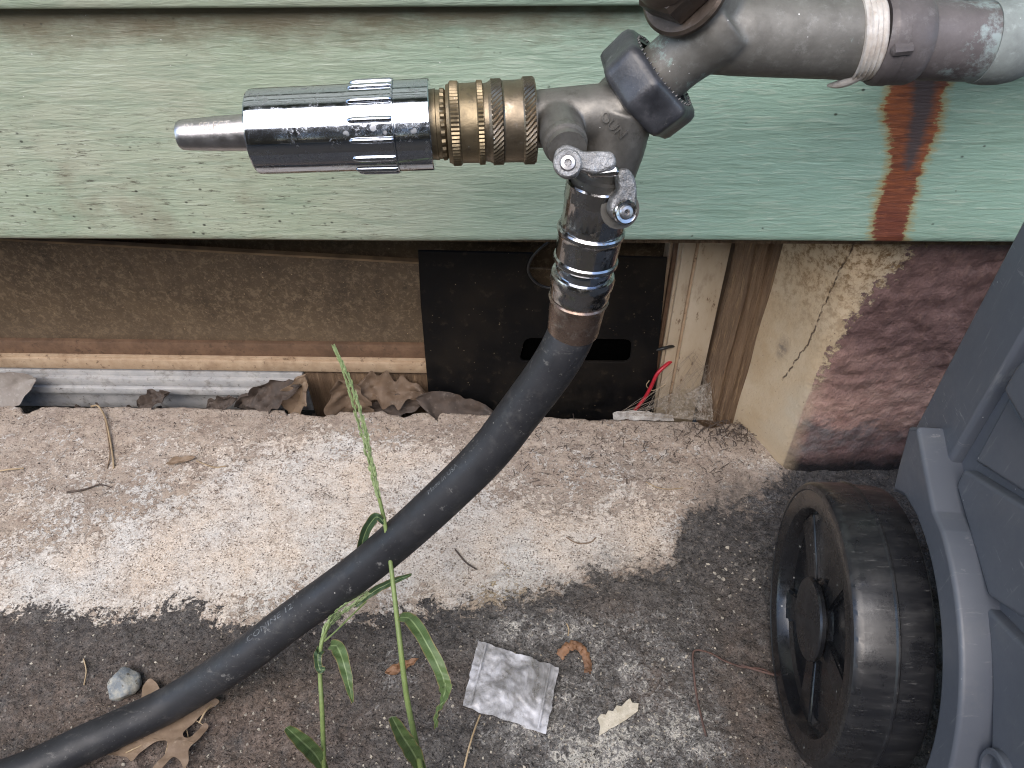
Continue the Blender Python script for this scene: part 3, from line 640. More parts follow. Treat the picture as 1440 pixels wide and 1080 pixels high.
strip('track_ridge', 524, 531.3, .1285, .016, 'track_white', x1=XT)
strip('track_ridge', 534.5, 544, .1235, .02, 'track_white', x1=XT)
strip('track_ridge', 548, 556, .1205, .022, 'track_white', x1=XT)
strip('track_base', 522, 575, .1315, .02, 'track_white', x1=XT)
strip('sill_board', 523, 590, .1335, .016, 'weathered_wood', x0=XT)
# right jamb
def vboard(name, pxs, y, Yf, depth, material, z0=-.05, z1=.30, bevel=.0008, parent=win):
    x0 = onY(pxs[0], y, Yf).x; x1 = onY(pxs[1], y, Yf).x; bm = bmesh.new(); box(bm, (x0, Yf, z0), (x1, Yf+depth, z1), bevel); return link(name, bm_mesh(bm), material, parent, 40)
vboard('jamb_stop', (938, 943.2), 370, .127, .03, 'rail_cream')
vboard('jamb_stop', (944.2, 950.6), 370, .122, .03, 'rail_brown')
vboard('jamb_stop', (951.4, 957), 370, .118, .03, 'jamb_cream')
vboard('jamb_trim', (957.3, 974.5), 370, .115, .03, 'jamb_cream')
vboard('jamb_groove', (974.5, 979.5), 370, .1165, .03, 'rail_cream')
vboard('jamb_trim', (979.5, 1023), 370, .1145, .03, 'jamb_cream')
# rough weathered post between jamb and reveal: ridged faces
V = []; zz = np.linspace(-.03, .29, 90); xs_ = np.linspace(.1685, .2055, 34)
for i, x in enumerate(xs_):
    for z in zz:
        t = (x-.1685)/.037
        r = .5*mnoise.noise(Vector((x*420, z*9, 2)))+.5*mnoise.noise(Vector((x*160, z*5, 7)))
        y = .112-.012*min(1, t*3)-.004*t+.0035*r+(.02 if i == 0 else 0)+(.012 if i == 33 else 0)
        V.append((x+.0015*mnoise.noise(Vector((z*22, x*40, 1))), y, z))
n = len(zz); me = mesh(V, [(i*n+j, (i+1)*n+j, (i+1)*n+j+1, i*n+j+1) for i in range(len(xs_)-1) for j in range(n-1)])
link('weathered_post', me, 'weathered_wood', win, 60)

# ------------------------------------------------------------------ black sheet leaning in the opening
o = Vector((0, .112, 0)); Mp = rot_basis(Vector((1, 0, 0)), Vector((0, 0, 1)), Vector((0, -1, 0)), o)
def pp(px, py): q = onY(px, py, .112); return (q.x, q.z)
notch = [pp(802, 358), pp(800, 385), pp(792, 402), pp(778, 405), pp(762, 402), pp(748, 390), pp(742, 375), pp(747, 362), pp(750, 355.5)]
out = [pp(588, 352), pp(592, 430), (pp(601, 560)[0], -.05), (pp(925, 560)[0], -.05), pp(925, 500), pp(938, 362)]
out += notch
slot = rounded([pp(738, 474), pp(888, 476), pp(886, 508), pp(730, 507)], .008, 5)
sheet = thing('black_sheet', (.0, .112, -.05), 'black plastic sheet with a handle slot and a notched top leaning in the window opening', 'plastic sheet')
link('sheet_body', plate(out, [slot], .003, .0005, Mp), 'black_sheet', sheet, 30)
sl2 = rounded([pp(728, 468), pp(895, 470), pp(893, 514), pp(722, 513)], .009, 5)
M2 = Mp.copy(); M2[1][3] = .1155
link('slot_dark_plate', plate(sl2, [], .003, .0004, M2), 'slot_dark', sheet, 30)  # black plate standing in for the darkness behind the slot
tube_obj('edge_trim', [onY(*p, .109) for p in [(772, 340), (757, 352), (746, 366), (743, 381), (752, 396), (768, 404), (785, 405)]], .0013, 'black_insulation', sheet, 8)

# wires
tag(tube_obj('red_wire', [onY(*p, y) for p, y in [((948, 505), .119), ((936, 514), .112), ((924, 526), .107), ((915, 545), .105), ((905, 562), .105), ((893, 577), .104), ((884, 592), .104)]], .0019, 'red_insulation', None, 10),
    'thin red insulated wire curving down behind the ledge beside the black sheet', 'wire')
tag(tube_obj('cable', [onY(*p, y) for p, y in [((950, 486), .118), ((940, 488), .112), ((928, 491), .110), ((914, 493), .118)]], .0016, 'black_insulation', None, 8),
    'short black cable stub poking out beside the right edge of the black sheet', 'cable')

# ------------------------------------------------------------------ leaves
def leaf_mesh(P0, P1, width, normal, lobes=5, depth=.35, curl=.5, crum=.15, seed=0, nu=40, nv=11, stalk=True):
    P0, P1 = Vector(P0), Vector(P1); T = P1-P0; Ln = T.length; T.normalize(); N = Vector(normal); N = (N-T*N.dot(T)).normalized(); B = N.cross(T)
    V = []; R = random.Random(seed); ph = R.random()*6
    for i in range(nu+1):
        t = i/nu; env = math.sin(math.pi*min(1, t**.75*.98+.02))**.7
        for j in range(nv):
            s = (j/(nv-1))*2-1; lb = 1-depth*(.5+.5*math.cos(2*math.pi*lobes*t+ph*(0 if s > 0 else .35)))*min(1, t*4)
            wv = width*.5*env*lb*(1+.18*mnoise.noise(Vector((t*9, s*2, seed))))
            x = s*wv; a = curl*s*env*1.3; R_ = wv/max(abs(curl*1.3), 1e-3)
            h = curl*(x*x)/max(width, 1e-4)*1.6+crum*Ln*(mnoise.noise(Vector((t*5+seed, s*1.6, seed*.7)))*.6+mnoise.noise(Vector((t*12+seed, s*4, seed*.3)))*.25)+curl*.25*Ln*(t-.4)**2-abs(s)*0
            h -= .03*width*math.exp(-(s*7)**2)
            lean = .06*Ln*mnoise.noise(Vector((t*3, seed*1.3, 0)))
            V.append(P0+T*(Ln*(t+ .10*abs(s)*env*(1-t)))+B*(x+lean)+N*h)
    f = [(i*nv+j, (i+1)*nv+j, (i+1)*nv+j+1, i*nv+j+1) for i in range(nu) for j in range(nv-1)]
    me = mesh(V, f); return evaluated(me, [('SOLIDIFY', dict(thickness=.0003, offset=0))])
def add_leaf(P0, P1, width, normal, material, label, cat='leaf', group=None, name='dry_leaf', **kw):
    o = link(name, leaf_mesh(P0, P1, width, normal, **kw), material, None, 60); return tag(o, label, cat, group)
LG = 'dead leaves packed behind the ledge'
cv = (0, -.7, .6)
add_leaf(onY(-45, 560, .108), onY(54, 532, .108), .042, (0.1, -.9, .4), 'pale_leaf', 'pale grey dead leaf at the far left end of the window track', group=LG, lobes=1, depth=.05, curl=.25, crum=.03, seed=3)
add_leaf(onY(330, 572, .104), onY(425, 538, .108), .036, (.1, -.8, .6), 'dark_leaf', 'dark brown crumpled leaf below the end of the white track', group=LG, lobes=4, depth=.3, curl=.5, crum=.2, seed=5)
add_leaf(onY(410, 585, .103), onY(432, 522, .105), .030, (-.3, -.9, .2), 'tan_leaf', 'upright tan leaf standing folded left of the grass seed head', group=LG, lobes=3, depth=.3, curl=.9, crum=.12, seed=8)
add_leaf(onY(505, 590, .103), onY(478, 530, .104), .052, (.1, -.9, .3), 'dry_leaf', 'largest brown curled leaf standing behind the grass seed head', group=LG, lobes=3, depth=.25, curl=.8, crum=.12, seed=11)
add_leaf(onY(500, 545, .112), onY(600, 552, .110), .040, (0, -.7, .7), 'dry_leaf', 'flattened brown leaf wedged left of the black sheet bottom corner', group=LG, lobes=4, depth=.35, curl=.5, crum=.12, seed=14)
add_leaf(onY(520, 578, .103), onY(600, 566, .104), .026, (0, -.6, .8), 'dark_leaf', 'small dark leaf lying low between two brown leaves', group=LG, lobes=3, depth=.3, curl=.6, crum=.15, seed=17)
add_leaf(onY(585, 560, .100), onY(700, 588, .099), .034, (0, -.7, .7), 'dark_leaf', 'brown leaf in front of the lower left corner of the black sheet', group=LG, lobes=2, depth=.15, curl=.45, crum=.08, seed=21)
add_leaf(onY(195, 572, .104), onY(240, 552, .106), .022, (0, -.7, .7), 'dark_leaf', 'small grey brown leaf scrap in the middle of the trough', group=LG, lobes=3, depth=.35, curl=.7, crum=.2, seed=24)
add_leaf(onY(290, 575, .103), onY(335, 560, .105), .020, (0, -.7, .7), 'dark_leaf', 'small dark leaf scrap left of the crumpled leaves', group=LG, lobes=3, depth=.35, curl=.7, crum=.2, seed=27)
# fine litter in the trough: nobody could count it
bm = bmesh.new()
for i in range(420):
    px = random.uniform(-60, 620) if i < 330 else random.uniform(600, 985); c = Vector((onY(px, 570, .105).x, random.uniform(.100, .122), -.048+random.random()**2*.026))
    if i % 3 == 0:
        d = Vector((random.gauss(0, 1), random.gauss(0, .3), random.gauss(0, .5))).normalized()*random.uniform(.004, .018); tube(bm, [c-d, c+Vector((0, 0, .002)), c+d], random.uniform(.0003, .0007), 5)
    else:
        r = random.uniform(.002, .007); X = Vector((random.gauss(0, 1), random.gauss(0, 1), random.gauss(0, 1))).normalized(); x, y, z = frame(X)
        ring = [bm.verts.new(c+x*(r*random.uniform(.4, 1)*math.cos(a))+y*(r*random.uniform(.4, 1)*math.sin(a))+z*random.gauss(0, r*.25)) for a in np.linspace(0, 2*math.pi, 7)[:-1]]
        cc = bm.verts.new(c+z*r*.2)
        for q in range(6): bm.faces.new((ring[q], ring[(q+1) % 6], cc))
tag(link('leaf_litter', bm_mesh(bm), 'dark_leaf', None, 0), kind='stuff')

# ------------------------------------------------------------------ cobweb with caught debris, paper scrap
anch = [onY(*p, y) for p, y in [((880, 583), .092), ((905, 580), .093), ((930, 584), .090), ((960, 588), .089), ((990, 590), .088), ((985, 555), .112), ((965, 530), .113), ((950, 545), .113), ((1000, 540), .108), ((1005, 585), .095), ((940, 560), .112), ((975, 500), .114), ((990, 520), .112)]]
bm = bmesh.new()
for i in range(90):
    a, b = random.sample(anch, 2); a = a+Vector((random.gauss(0, .004), random.gauss(0, .002), abs(random.gauss(0, .003)))); b = b+Vector((random.gauss(0, .004), random.gauss(0, .002), abs(random.gauss(0, .004))))
    mdl = (a+b)/2+Vector((random.gauss(0, .004), random.gauss(0, .003), random.gauss(0, .003))); tube(bm, catmull([a, mdl, b], 5), random.uniform(.00006, .00016), 4)
web = tag(link('cobweb', bm_mesh(bm), 'silk', None, 0), kind='stuff')
V = []; nu, nv_ = 34, 20
A0, A1, B0, B1 = onY(885, 584, .0915), onY(1003, 592, .089), onY(930, 560, .108), onY(1000, 540, .1085)
for i in range(nu):
    for j in range(nv_):
        u, v_ = i/(nu-1), j/(nv_-1); p = A0.lerp(A1, u).lerp(B0.lerp(B1, u), v_); q = mnoise.fractal(Vector((u*6, v_*5, 3)), 1, 2, 3)
        V.append(p+Vector((0, -.003*q, .004*q+.003*math.sin(u*9)*v_)))
hole = onY(922, 574, .1)
fs = []
for i in range(nu-1):
    for j in range(nv_-1):
        c = (V[i*nv_+j]+V[(i+1)*nv_+j+1])/2
        if ((c.x-hole.x)/.009)**2+((c.z-hole.z)/.0045)**2 > 1: fs.append((i*nv_+j, (i+1)*nv_+j, (i+1)*nv_+j+1, i*nv_+j+1))
tag(link('cobweb_sheet', mesh(V, fs), 'sheet', None, 60), kind='stuff')
V = []; nu, nv_ = 30, 8
for i in range(nu):
    for j in range(nv_):
        u, v_ = i/(nu-1), j/(nv_-1); p = onY(862+u*85, 586+2*u-7*v_*max(.02, math.sin(math.pi*min(1, u*1.05+.02)))**.7*(1-.6*u)*(1+.5*mnoise.noise(Vector((u*5, 1, 2)))), .0915); q = mnoise.fractal(Vector((u*7, v_*3, 9)), 1, 2, 3)
        V.append(p+Vector((0, -.004+.008*v_+.001*q, .0006*q)))
me = evaluated(mesh(V, [(i*nv_+j, (i+1)*nv_+j, (i+1)*nv_+j+1, i*nv_+j+1) for i in range(nu-1) for j in range(nv_-1)]), [('SOLIDIFY', dict(thickness=.0006, offset=0))])
tag(link('paper_scrap', me, 'paper_scrap', None, 60), 'torn whitish scrap caught in the cobweb on the ledge edge', 'scrap')
def straw(pts, r, label, z=None, material='straw', cat='straw', name='straw'):
    return tag(tube_obj(name, pts, r, material, None, 6, 8), label, cat)
straw([onY(*p, .108) for p in [(913, 535), (909, 542), (914, 548), (919, 549), (928, 545), (936, 540)]], .0005, 'short pale straw looped round the red wire')

# ------------------------------------------------------------------ faucet
fau = thing('faucet', onY(1100, 60, -.10), 'old bronze garden faucet with a taped collar and greenish pipe running to the right', 'faucet')
YB = -.10
cA, cB = onY(975, 46, YB), onY(1205, 54, YB); ax = (cB-cA).normalized(); Rb = 55/F*(cB-CAM).dot(fw)
def union(parts, voxel=.0009, smooth=6):
    bm = bmesh.new()
    for fn in parts: fn(bm)
    me = bm_mesh(bm); return evaluated(me, [('REMESH', dict(mode='VOXEL', voxel_size=voxel)), ('SMOOTH', dict(factor=.5, iterations=smooth))])
nutc = onY(910, 121, -.105); nut_top = onY(930, 103, -.105); nd = (onY(885, 45, -.105)-onY(845, 82, -.105)).normalized()     # axis of the black nut, towards the faucet
bonnet = onY(986, 3, YB); bd = (onY(915, -62, YB-.025)-bonnet).normalized()
neck_end = onY(1000, 45, YB)
me = union([lambda b: lathe(b, cA-ax*.004, ax, [(0, Rb*.55), (.006, Rb*.86), (.014, Rb*.98), (.026, Rb), ((cB-cA).length-.006, Rb*1.0), ((cB-cA).length+.004, Rb*1.0)], 40),
            lambda b: lathe(b, nutc+nd*.006, nd, [(0, .0135), (.012, .0135), (.02, .0146), (.030, .0172), (.038, .0165)], 32),
            lambda b: lathe(b, bonnet-bd*.012, bd, [(0, .0175), (.018, .0172), (.024, .0180)], 32)], .0009, 14)
at = me.attributes.new('verd', 'FLOAT', 'POINT'); n = len(me.vertices); a = np.empty(n*3); me.vertices.foreach_get('co', a); a = a.reshape(-1, 3)
dv = np.linalg.norm(a-np.array(nutc+nd*.018), axis=1); at.data.foreach_set('value', np.clip(1.2-dv/.020, 0, 1).astype(np.float32))
link('body', me, 'bib_bronze', fau, 180)
lathe_obj('bonnet_flange', bonnet+bd*.0125, bd, [(0, .0185), (.0012, .0197), (.003, .0197), (.0042, .0185)], 'brown_brass', fau)
hexr = lambda i, k, r: r/max(math.cos(((2*math.pi*k/48) % (math.pi/3))-math.pi/6), .5)*.93
bon = lathe_obj('bonnet_nut', bonnet+bd*.0168, bd, [(0, .0145), (.001, .0152), (.011, .0152), (.0135, .0138)], 'brown_brass', fau, 48, True, hexr, 25)
lathe_obj('bonnet_cap', bonnet+bd*.0303, bd, [(0, .0142), (.005, .0125), (.007, .010), (.02, .006), (.04, .006)], 'brown_brass', fau)
# tape and collars
def at_px(px): return cA.lerp(cB, (px-975)/230.)
s_len = (cB-cA).length; mpp = s_len/230
bm = bmesh.new()
def wob(i, k, r): return r*(1+.018*mnoise.noise(Vector((i*1.3, math.cos(k*.26)*2, math.sin(k*.26)*2))))
lathe(bm, at_px(1196), (ax+Vector((0, .0, .10))).normalized(), [(0, Rb*.99)]+[(t*32*mpp, Rb*(1.035+.02*math.sin(t*31))) for t in np.linspace(.04, .96, 14)]+[(32*mpp, Rb*.99)], 48, False, wob)
d0 = at_px(1200)+Vector((0, -Rb*.35, -Rb*1.0)); tube(bm, catmull([d0+Vector((.006, -.004, .010)), d0+Vector((.001, -.003, .004)), d0+Vector((-.003, -.001, .0)), d0+Vector((-.007, .002, -.002))], 6), lambda t: .0046*(1-.85*t), 8)
link('tape_wrap', bm_mesh(bm), 'white_tape', fau, 60)
lathe_obj('pipe_collar', at_px(1228), ax, [(0, Rb*1.02), (.002, Rb*1.10), (.003, Rb*1.11), (24*mpp, Rb*1.11), (25*mpp, Rb*1.08), (52*mpp, Rb*1.07), (58*mpp, Rb*1.03), (63*mpp, Rb*.97)], 'old_copper', fau, 48, True,
          lambda i, k, r: r*(1+.012*mnoise.noise(Vector((i*.9, math.cos(k*.13)*3, math.sin(k*.13)*3)))))
lathe_obj('collar_clip', at_px(1231)+Vector((0, -Rb*1.085, .002)), Vector((1, .12, .05)), [(0, .001), (.001, .0026), (.0085, .0026), (.0095, .001)], 'old_copper', fau, 8)
bm = bmesh.new(); p0 = at_px(1285); p1 = at_px(1386); tube(bm, [p0, p0.lerp(p1, .5), p1], Rb*.94, 40)
pm = bm_mesh(bm); at = pm.attributes.new('verd', 'FLOAT', 'POINT'); n = len(pm.vertices); a = np.empty(n*3); pm.vertices.foreach_get('co', a); at.data.foreach_set('value', np.clip((a.reshape(-1, 3)[:, 0]-p0.x)/(p1.x-p0.x)*1.0, 0, 1).astype(np.float32))
pm2 = evaluated(pm, [('SUBSURF', dict(levels=1, render_levels=1, subdivision_type='SIMPLE'))]); link('copper_pipe', pm2, 'old_copper', fau, 60)
# pale elbow that turns back into the wall
el = [at_px(1378), at_px(1402), at_px(1424)+Vector((0, .004, .001)), at_px(1446)+Vector((0, .018, .004)), at_px(1458)+Vector((0, .042, .010)), at_px(1460)+Vector((0, .075, .014)), at_px(1460)+Vector((0, .115, .016))]
bm = bmesh.new(); tube(bm, catmull(el, 8), lambda t: Rb*(.97+.03*math.sin(t*7)), 40); link('elbow', bm_mesh(bm), 'verdigris', fau, 60)
# pale wall flange and pipe stub higher up, over the rusty hole
wp = onY(1400, -8, -.03); bm = bmesh.new(); tube(bm, catmull([wp+Vector((.14, .0, .006)), wp+Vector((.05, 0, .002)), wp+Vector((-.008, .002, 0)), wp+Vector((-.028, .014, 0)), wp+Vector((-.034, .04, 0))], 8), .0215, 32)
up_pipe = tag(link('wall_pipe', bm_mesh(bm), 'verdigris', None, 60), 'pale green corroded pipe behind the faucet elbow at the top right corner', 'pipe')

# ------------------------------------------------------------------ splitter
spl = thing('hose_splitter', onY(880, 180, -.11), 'grey bronze two way hose splitter with a black nut and lever valves', 'hose splitter')
YS = -.112
a0, a1 = onY(752, 168, YS), onY(875, 158, YS); adir = (a0-a1).normalized()
dn0, dn1 = onY(872, 165, YS), onY(846, 262, YS-.004); ddir = (dn1-dn0).normalized()
stub0, stub1 = onY(782, 165, YS), onY(797, 208, YS-.030); sdirv = (stub1-stub0).normalized()
ra = 40/F*(a0-CAM).dot(fw)
me = union([lambda b: lathe(b, a1, adir, [(-.010, ra*.9), (0, ra*1.02), (.02, ra*1.0), ((a0-a1).length+.002, ra*.97)], 36),
            lambda b: lathe(b, nutc-nd*.034, nd, [(0, .013), (.010, .0150), (.032, .0165)], 36),
            lambda b: lathe(b, dn0-ddir*.006, ddir, [(0, .0150), (.02, .0155), ((dn1-dn0).length+.006, .0140)], 36),
            lambda b: lathe(b, stub0, sdirv, [(0, .0112), (.02, .0100), ((stub1-stub0).length-.004, .0092)], 28)], .0008, 12)
at = me.attributes.new('verd', 'FLOAT', 'POINT')
link('body', me, 'grey_bronze', spl, 180)
lathe_obj('stub_collar', stub1-sdirv*.007, sdirv, [(0, .0096), (.001, .0100), (.004, .0098), (.0045, .0085), (.009, .0085)], 'grey_bronze', spl, 32)
# black hexagonal nut with soft corners and fluted flats
def nutr(i, k, r):
    a = (2*math.pi*k/72+.30) % (math.pi/4)-math.pi/8
    return r*(.935/max(math.cos(a), .1))*(1-.012*math.cos(a*8))
nl = .0195
nut = lathe_obj('swivel_nut', nutc-nd*(nl/2), nd, [(-.0, .016), (.0002, .0205), (.0018, .0238), (.004, .0246), (nl-.004, .0250), (nl-.0015, .0243), (nl, .0222), (nl-.0005, .0165), (nl-.006, .0160)], 'black_nut', spl, 72, True, nutr, 50)
bm = bmesh.new()
X, Y, D = frame(nd)
for k in range(44):
    aa = 2*math.pi*k/44; c = nutc+nd*(nl/2+.0004)+X*(.0187*math.cos(aa))+Y*(.0187*math.sin(aa)); lathe(bm, c-nd*.0010, nd, [(0, .0007), (.0013, .0004)], 6)
link('nut_serration', bm_mesh(bm), 'black_nut', nut, 0)['kind'] = 'stuff'
# cast letters on the shoulder
def cast_text(txt, size, center, xdir, nrm, h, name, material, parent, off=0):
    me = text_mesh(txt, size); n = len(me.vertices); Xd = Vector(xdir); Nn = Vector(nrm).normalized(); Xd = (Xd-Nn*Xd.dot(Nn)).normalized(); Yd = Nn.cross(Xd)
    co = np.empty(n*3); me.vertices.foreach_get('co', co); co = co.reshape(-1, 3); cx, cy = (co[:, 0].min()+co[:, 0].max())/2, (co[:, 1].min()+co[:, 1].max())/2
    for v_ in me.vertices: v_.co = Vector(center)+Xd*(v_.co.x-cx)+Yd*(v_.co.y-cy)
    me = evaluated(me, [('SOLIDIFY', dict(thickness=h, offset=0))]); return link(name, me, material, parent, 0)
from mathutils.bvhtree import BVHTree
def surface_text(txt, size, px, py, px2, py2, body_me_obj, h, name, material, parent):
    dg = bpy.context.evaluated_depsgraph_get(); dg.update()
    o = body_me_obj; M = Matrix.Translation(spl.location) if o.parent is spl else Matrix.Translation(o.parent.location)
    bvh = BVHTree.FromPolygons([M @ v_.co for v_ in o.data.vertices], [list(p.vertices) for p in o.data.polygons])
    me = text_mesh(txt, size); n = len(me.vertices); co = np.empty(n*3); me.vertices.foreach_get('co', co); co = co.reshape(-1, 3)
    wd = co[:, 0].max()-co[:, 0].min(); hit = bvh.ray_cast(CAM, ray((px+px2)/2, (py+py2)/2).normalized())
    if hit[0] is None: return None
    Nn = hit[1]; d = (hit[0]-CAM).dot(fw); A = dep(px, py, d); B = dep(px2, py2, d); Xd = (B-A).normalized(); k = (B-A).length/wd; Nv = -ray(px, py).normalized(); Xd = (Xd-Nv*Xd.dot(Nv)).normalized(); Yd = Nv.cross(Xd)
    for v_ in me.vertices:
        p = A+Xd*((v_.co.x-co[:, 0].min())*k)+Yd*(v_.co.y*k); q, nq, _, _ = bvh.find_nearest(p); v_.co = q+nq*h*.5
    me = evaluated(me, [('SOLIDIFY', dict(thickness=h, offset=0))]); return link(name, me, material, parent, 0)
body = [c for c in spl.children if c.name.startswith('body')][0]
surface_text('OUN', .008, 843, 164, 872, 194, body, .0009, 'cast_lettering', 'grey_bronze', spl)

# lever handles: cast tabs with a round boss and a screw each
vn = Vector((0, -.82, .57)).normalized()
def lever(pts, rnd, o, nrm, thick, name='lever'):
    n = nrm.normalized(); X = (rt-n*rt.dot(n)).normalized(); Y = n.cross(X)
    L2 = [(( onP(px, py, o, n)-o).dot(X), (onP(px, py, o, n)-o).dot(Y)) for px, py in pts]
    return plate(rounded(L2, rnd, 4), [], thick, min(thick*.3, .0016), rot_basis(X, Y, n, o))
bo = stub1+sdirv*.005; ln_ = Vector((.05, -.80, .55)).normalized()
lv = link('lever', lever([(777, 226), (782, 209), (795, 203), (808, 207), (820, 214), (838, 213), (862, 213), (868, 233), (852, 242), (834, 246), (815, 241), (812, 249), (797, 253), (784, 246)], .004, bo, ln_, .0062), 'pitted_alloy', spl, 40)
boss = onP(797, 231, bo, ln_)
lathe_obj('screw_boss', boss+ln_*.0030, ln_, [(0, .0062), (.0018, .0060), (.0024, .0054), (.0021, .0042)], 'pitted_alloy', lv, 32)
sc1 = lathe_obj('screw', boss+ln_*.0040, ln_, [(0, .0036), (.0012, .0036), (.0020, .0030), (.0022, .0016), (.0010, .0012)], 'zinc', lv, 24)
ln2 = Vector((.30, -.82, .40)).normalized(); bo2 = onY(868, 262, YS-.024)
lv2 = link('lever', lever([(866, 240), (880, 235), (890, 248), (893, 268), (892, 292), (888, 308), (874, 313), (860, 306), (854, 294), (858, 280), (868, 268)], .004, bo2, ln2, .0068), 'pitted_alloy', spl, 40)
boss2 = onP(874, 297, bo2, ln2)
lathe_obj('screw_boss', boss2+ln2*.0032, ln2, [(0, .0058), (.0018, .0056), (.0024, .005), (.0021, .004)], 'worn_chrome', lv2, 32)
lathe_obj('screw', boss2+ln2*.0042, ln2, [(0, .0034), (.0012, .0034), (.0020, .0028), (.0022, .0015), (.001, .0011)], 'zinc', lv2, 24)
st2 = onY(862, 285, YS-.006); sd2 = (boss2-st2).normalized()
lathe_obj('valve_stub', st2, sd2, [(0, .0105), (.006, .0100), ((boss2-st2).length-.004, .0092)], 'grey_bronze', spl, 32)
brg = link('lever_bridge', lever([(820, 236), (868, 233), (872, 246), (830, 250)], .002, bo+Vector((0, .004, -.002)), Vector((0, -.6, .8)).normalized(), .004), 'worn_chrome', spl, 40)

# ------------------------------------------------------------------ brass quick connector and chrome nozzle on the left arm
def knurl(n, amp):
    def f(i, k, r): return r*(1+amp*((k+i) % 2))
    return f
tip = onY(252, 190, -.128); base_ = a0+adir*.0; nax = (tip-onY(750, 170, YS)).normalized(); N0 = onY(752, 170, YS); TL = (tip-N0).length
def npx(px): return N0+nax*(TL*(752-px)/500.)
u = TL/500.
R0 = 57.5/F*(N0-CAM).dot(fw)
con = thing('hose_connector', npx(690), 'aged brass quick connector with knurled rings between chrome nozzle and splitter', 'hose connector')
lathe_obj('rear_sleeve', npx(752), nax, [(0, R0*.80), (0, R0*.99), (2*u, R0*1.0)]+[((2+14*t)*u, R0*1.02) for t in np.linspace(0, 1, 9)]+[(17*u, R0*.985), (19*u, R0*.96), (44*u, R0*.95), (46*u, R0*.97)], 'dull_brass', con, 200, True,
          lambda i, k, r: r*(1-.036*(((k+i) % 4) < 2)) if 3 <= i <= 11 else r, 15)
lathe_obj('knurled_ring', npx(706), nax, [(0, R0*.95)]+[((1+14*t)*u, R0*1.0) for t in np.linspace(0, 1, 9)]+[(16*u, R0*.96), (20*u, R0*.92), (28*u, R0*.90)], 'dull_brass', con, 200, True,
          lambda i, k, r: r*(1-.036*(((k+i) % 4) < 2)) if 1 <= i <= 9 else r, 15)
lathe_obj('collar', npx(680), nax, [(0, R0*.90), (1*u, R0*.97)]+[((1.5+7*t)*u, R0*.98) for t in np.linspace(0, 1, 5)]+[(10*u, R0*.93), (33*u, R0*.925), (35*u, R0*.97)]+[((36+10*t)*u, R0*.985) for t in np.linspace(0, 1, 6)]+[(48*u, R0*.93), (52*u, R0*.90), (52*u, R0*.70)], 'aged_brass', con, 128, True,
          lambda i, k, r: r*(1-.030*(k % 2)) if (2 <= i <= 6 or 10 <= i <= 15) else r, 28)
noz = thing('hose_nozzle', npx(480), 'chrome hose nozzle with raised grip ribs and a tapered grey spout', 'hose nozzle')
lathe_obj('thread_ring', npx(634), nax, [(0, R0*.62), (6*u, R0*.76), (9*u, R0*.83), (14*u, R0*.84), (15*u, R0*.80), (20*u, R0*.80), (21*u, R0*.83), (34*u, R0*.80)], 'aged_brass', noz, 96, True,
          lambda i, k, r: r*(1-.055*(k % 4 < 2)) if 2 <= i <= 3 else r, 28)
Rg = R0*1.055
lathe_obj('rear_collar', npx(606), nax, [(0, R0*.78), (0, Rg*.99), (1.2*u, Rg*1.01), (48*u, Rg*1.0), (49*u, Rg*.985)], 'chrome', noz, 96, True, None, 30)
lathe_obj('barrel', npx(557), nax, [(0, Rg*.985), (60*u, Rg*.965), (66*u, Rg*.955), (120*u, Rg*.945), (192*u, Rg*.935), (198*u, Rg*.925), (200*u, Rg*.90), (199*u, Rg*.5)], 'chrome', noz, 96, True, None, 30)
Xg, Yg, Dg = frame(nax)
bm = bmesh.new()
ribs = 14
cdirn = (CAM-npx(530)).normalized(); 
for k in range(ribs):
    aa = 2*math.pi*(k+.35)/ribs; rad = Xg*math.cos(aa)+Yg*math.sin(aa); bm = bmesh.new()
    cpts = [npx(556)+rad*(Rg*.975), npx(552)+rad*(Rg*.985), npx(530)+rad*(Rg*.98), npx(506)+rad*(Rg*.972), npx(499)+rad*(Rg*.965), npx(496)+rad*(Rg*.955)]
    tube(bm, cpts, lambda t: R0*.075*(1 if .05 < t < .75 else (.8 if t < .9 else .35)), 14)
    link('grip_rib', bm_mesh(bm), 'chrome', noz, 60)
lathe_obj('grip_edge', npx(557.6), nax, [(0, Rg*.97), (.3*u, Rg*1.035), (2*u, Rg*1.035), (3*u, Rg*.985)], 'chrome', noz, 96)
spt = lathe_obj('spout', npx(360), nax, [(0, R0*.50), (0, R0*.43), (4*u, R0*.42), (9*u, R0*.43), (60*u, R0*.395), (98*u, R0*.355), (104*u, R0*.345), (107.5*u, R0*.31), (108.5*u, R0*.25), (103*u, R0*.22)], 'zinc', noz, 64, True, None, 30)
tm = text_mesh('IN  SELECT', .0062); co = np.array([v_.co[:] for v_ in tm.vertices]); wd = co[:, 0].max(); tx0, tx1 = 266, 330
vdir = (CAM-npx(300)); vdir = (vdir-nax*vdir.dot(nax)).normalized(); sdv = nax.cross(vdir)
if sdv.z < 0: sdv = -sdv
for v_ in tm.vertices:
    px = tx0+(tx1-tx0)*v_.co.x/wd; phi = .22+v_.co.y/(R0*.38)*.9; rr = R0*(.43-.035*(351-px)/51 if px > 300 else .395-.04*(300-px)/38)*1.002
    rr = np.interp(360-px, [9, 60, 98], [R0*.43, R0*.395, R0*.355])*1.006; v_.co = npx(px)+vdir*(rr*math.cos(phi))+sdv*(rr*math.sin(phi))
link('stamped_lettering', tm, 'white_tape', spt, 0)

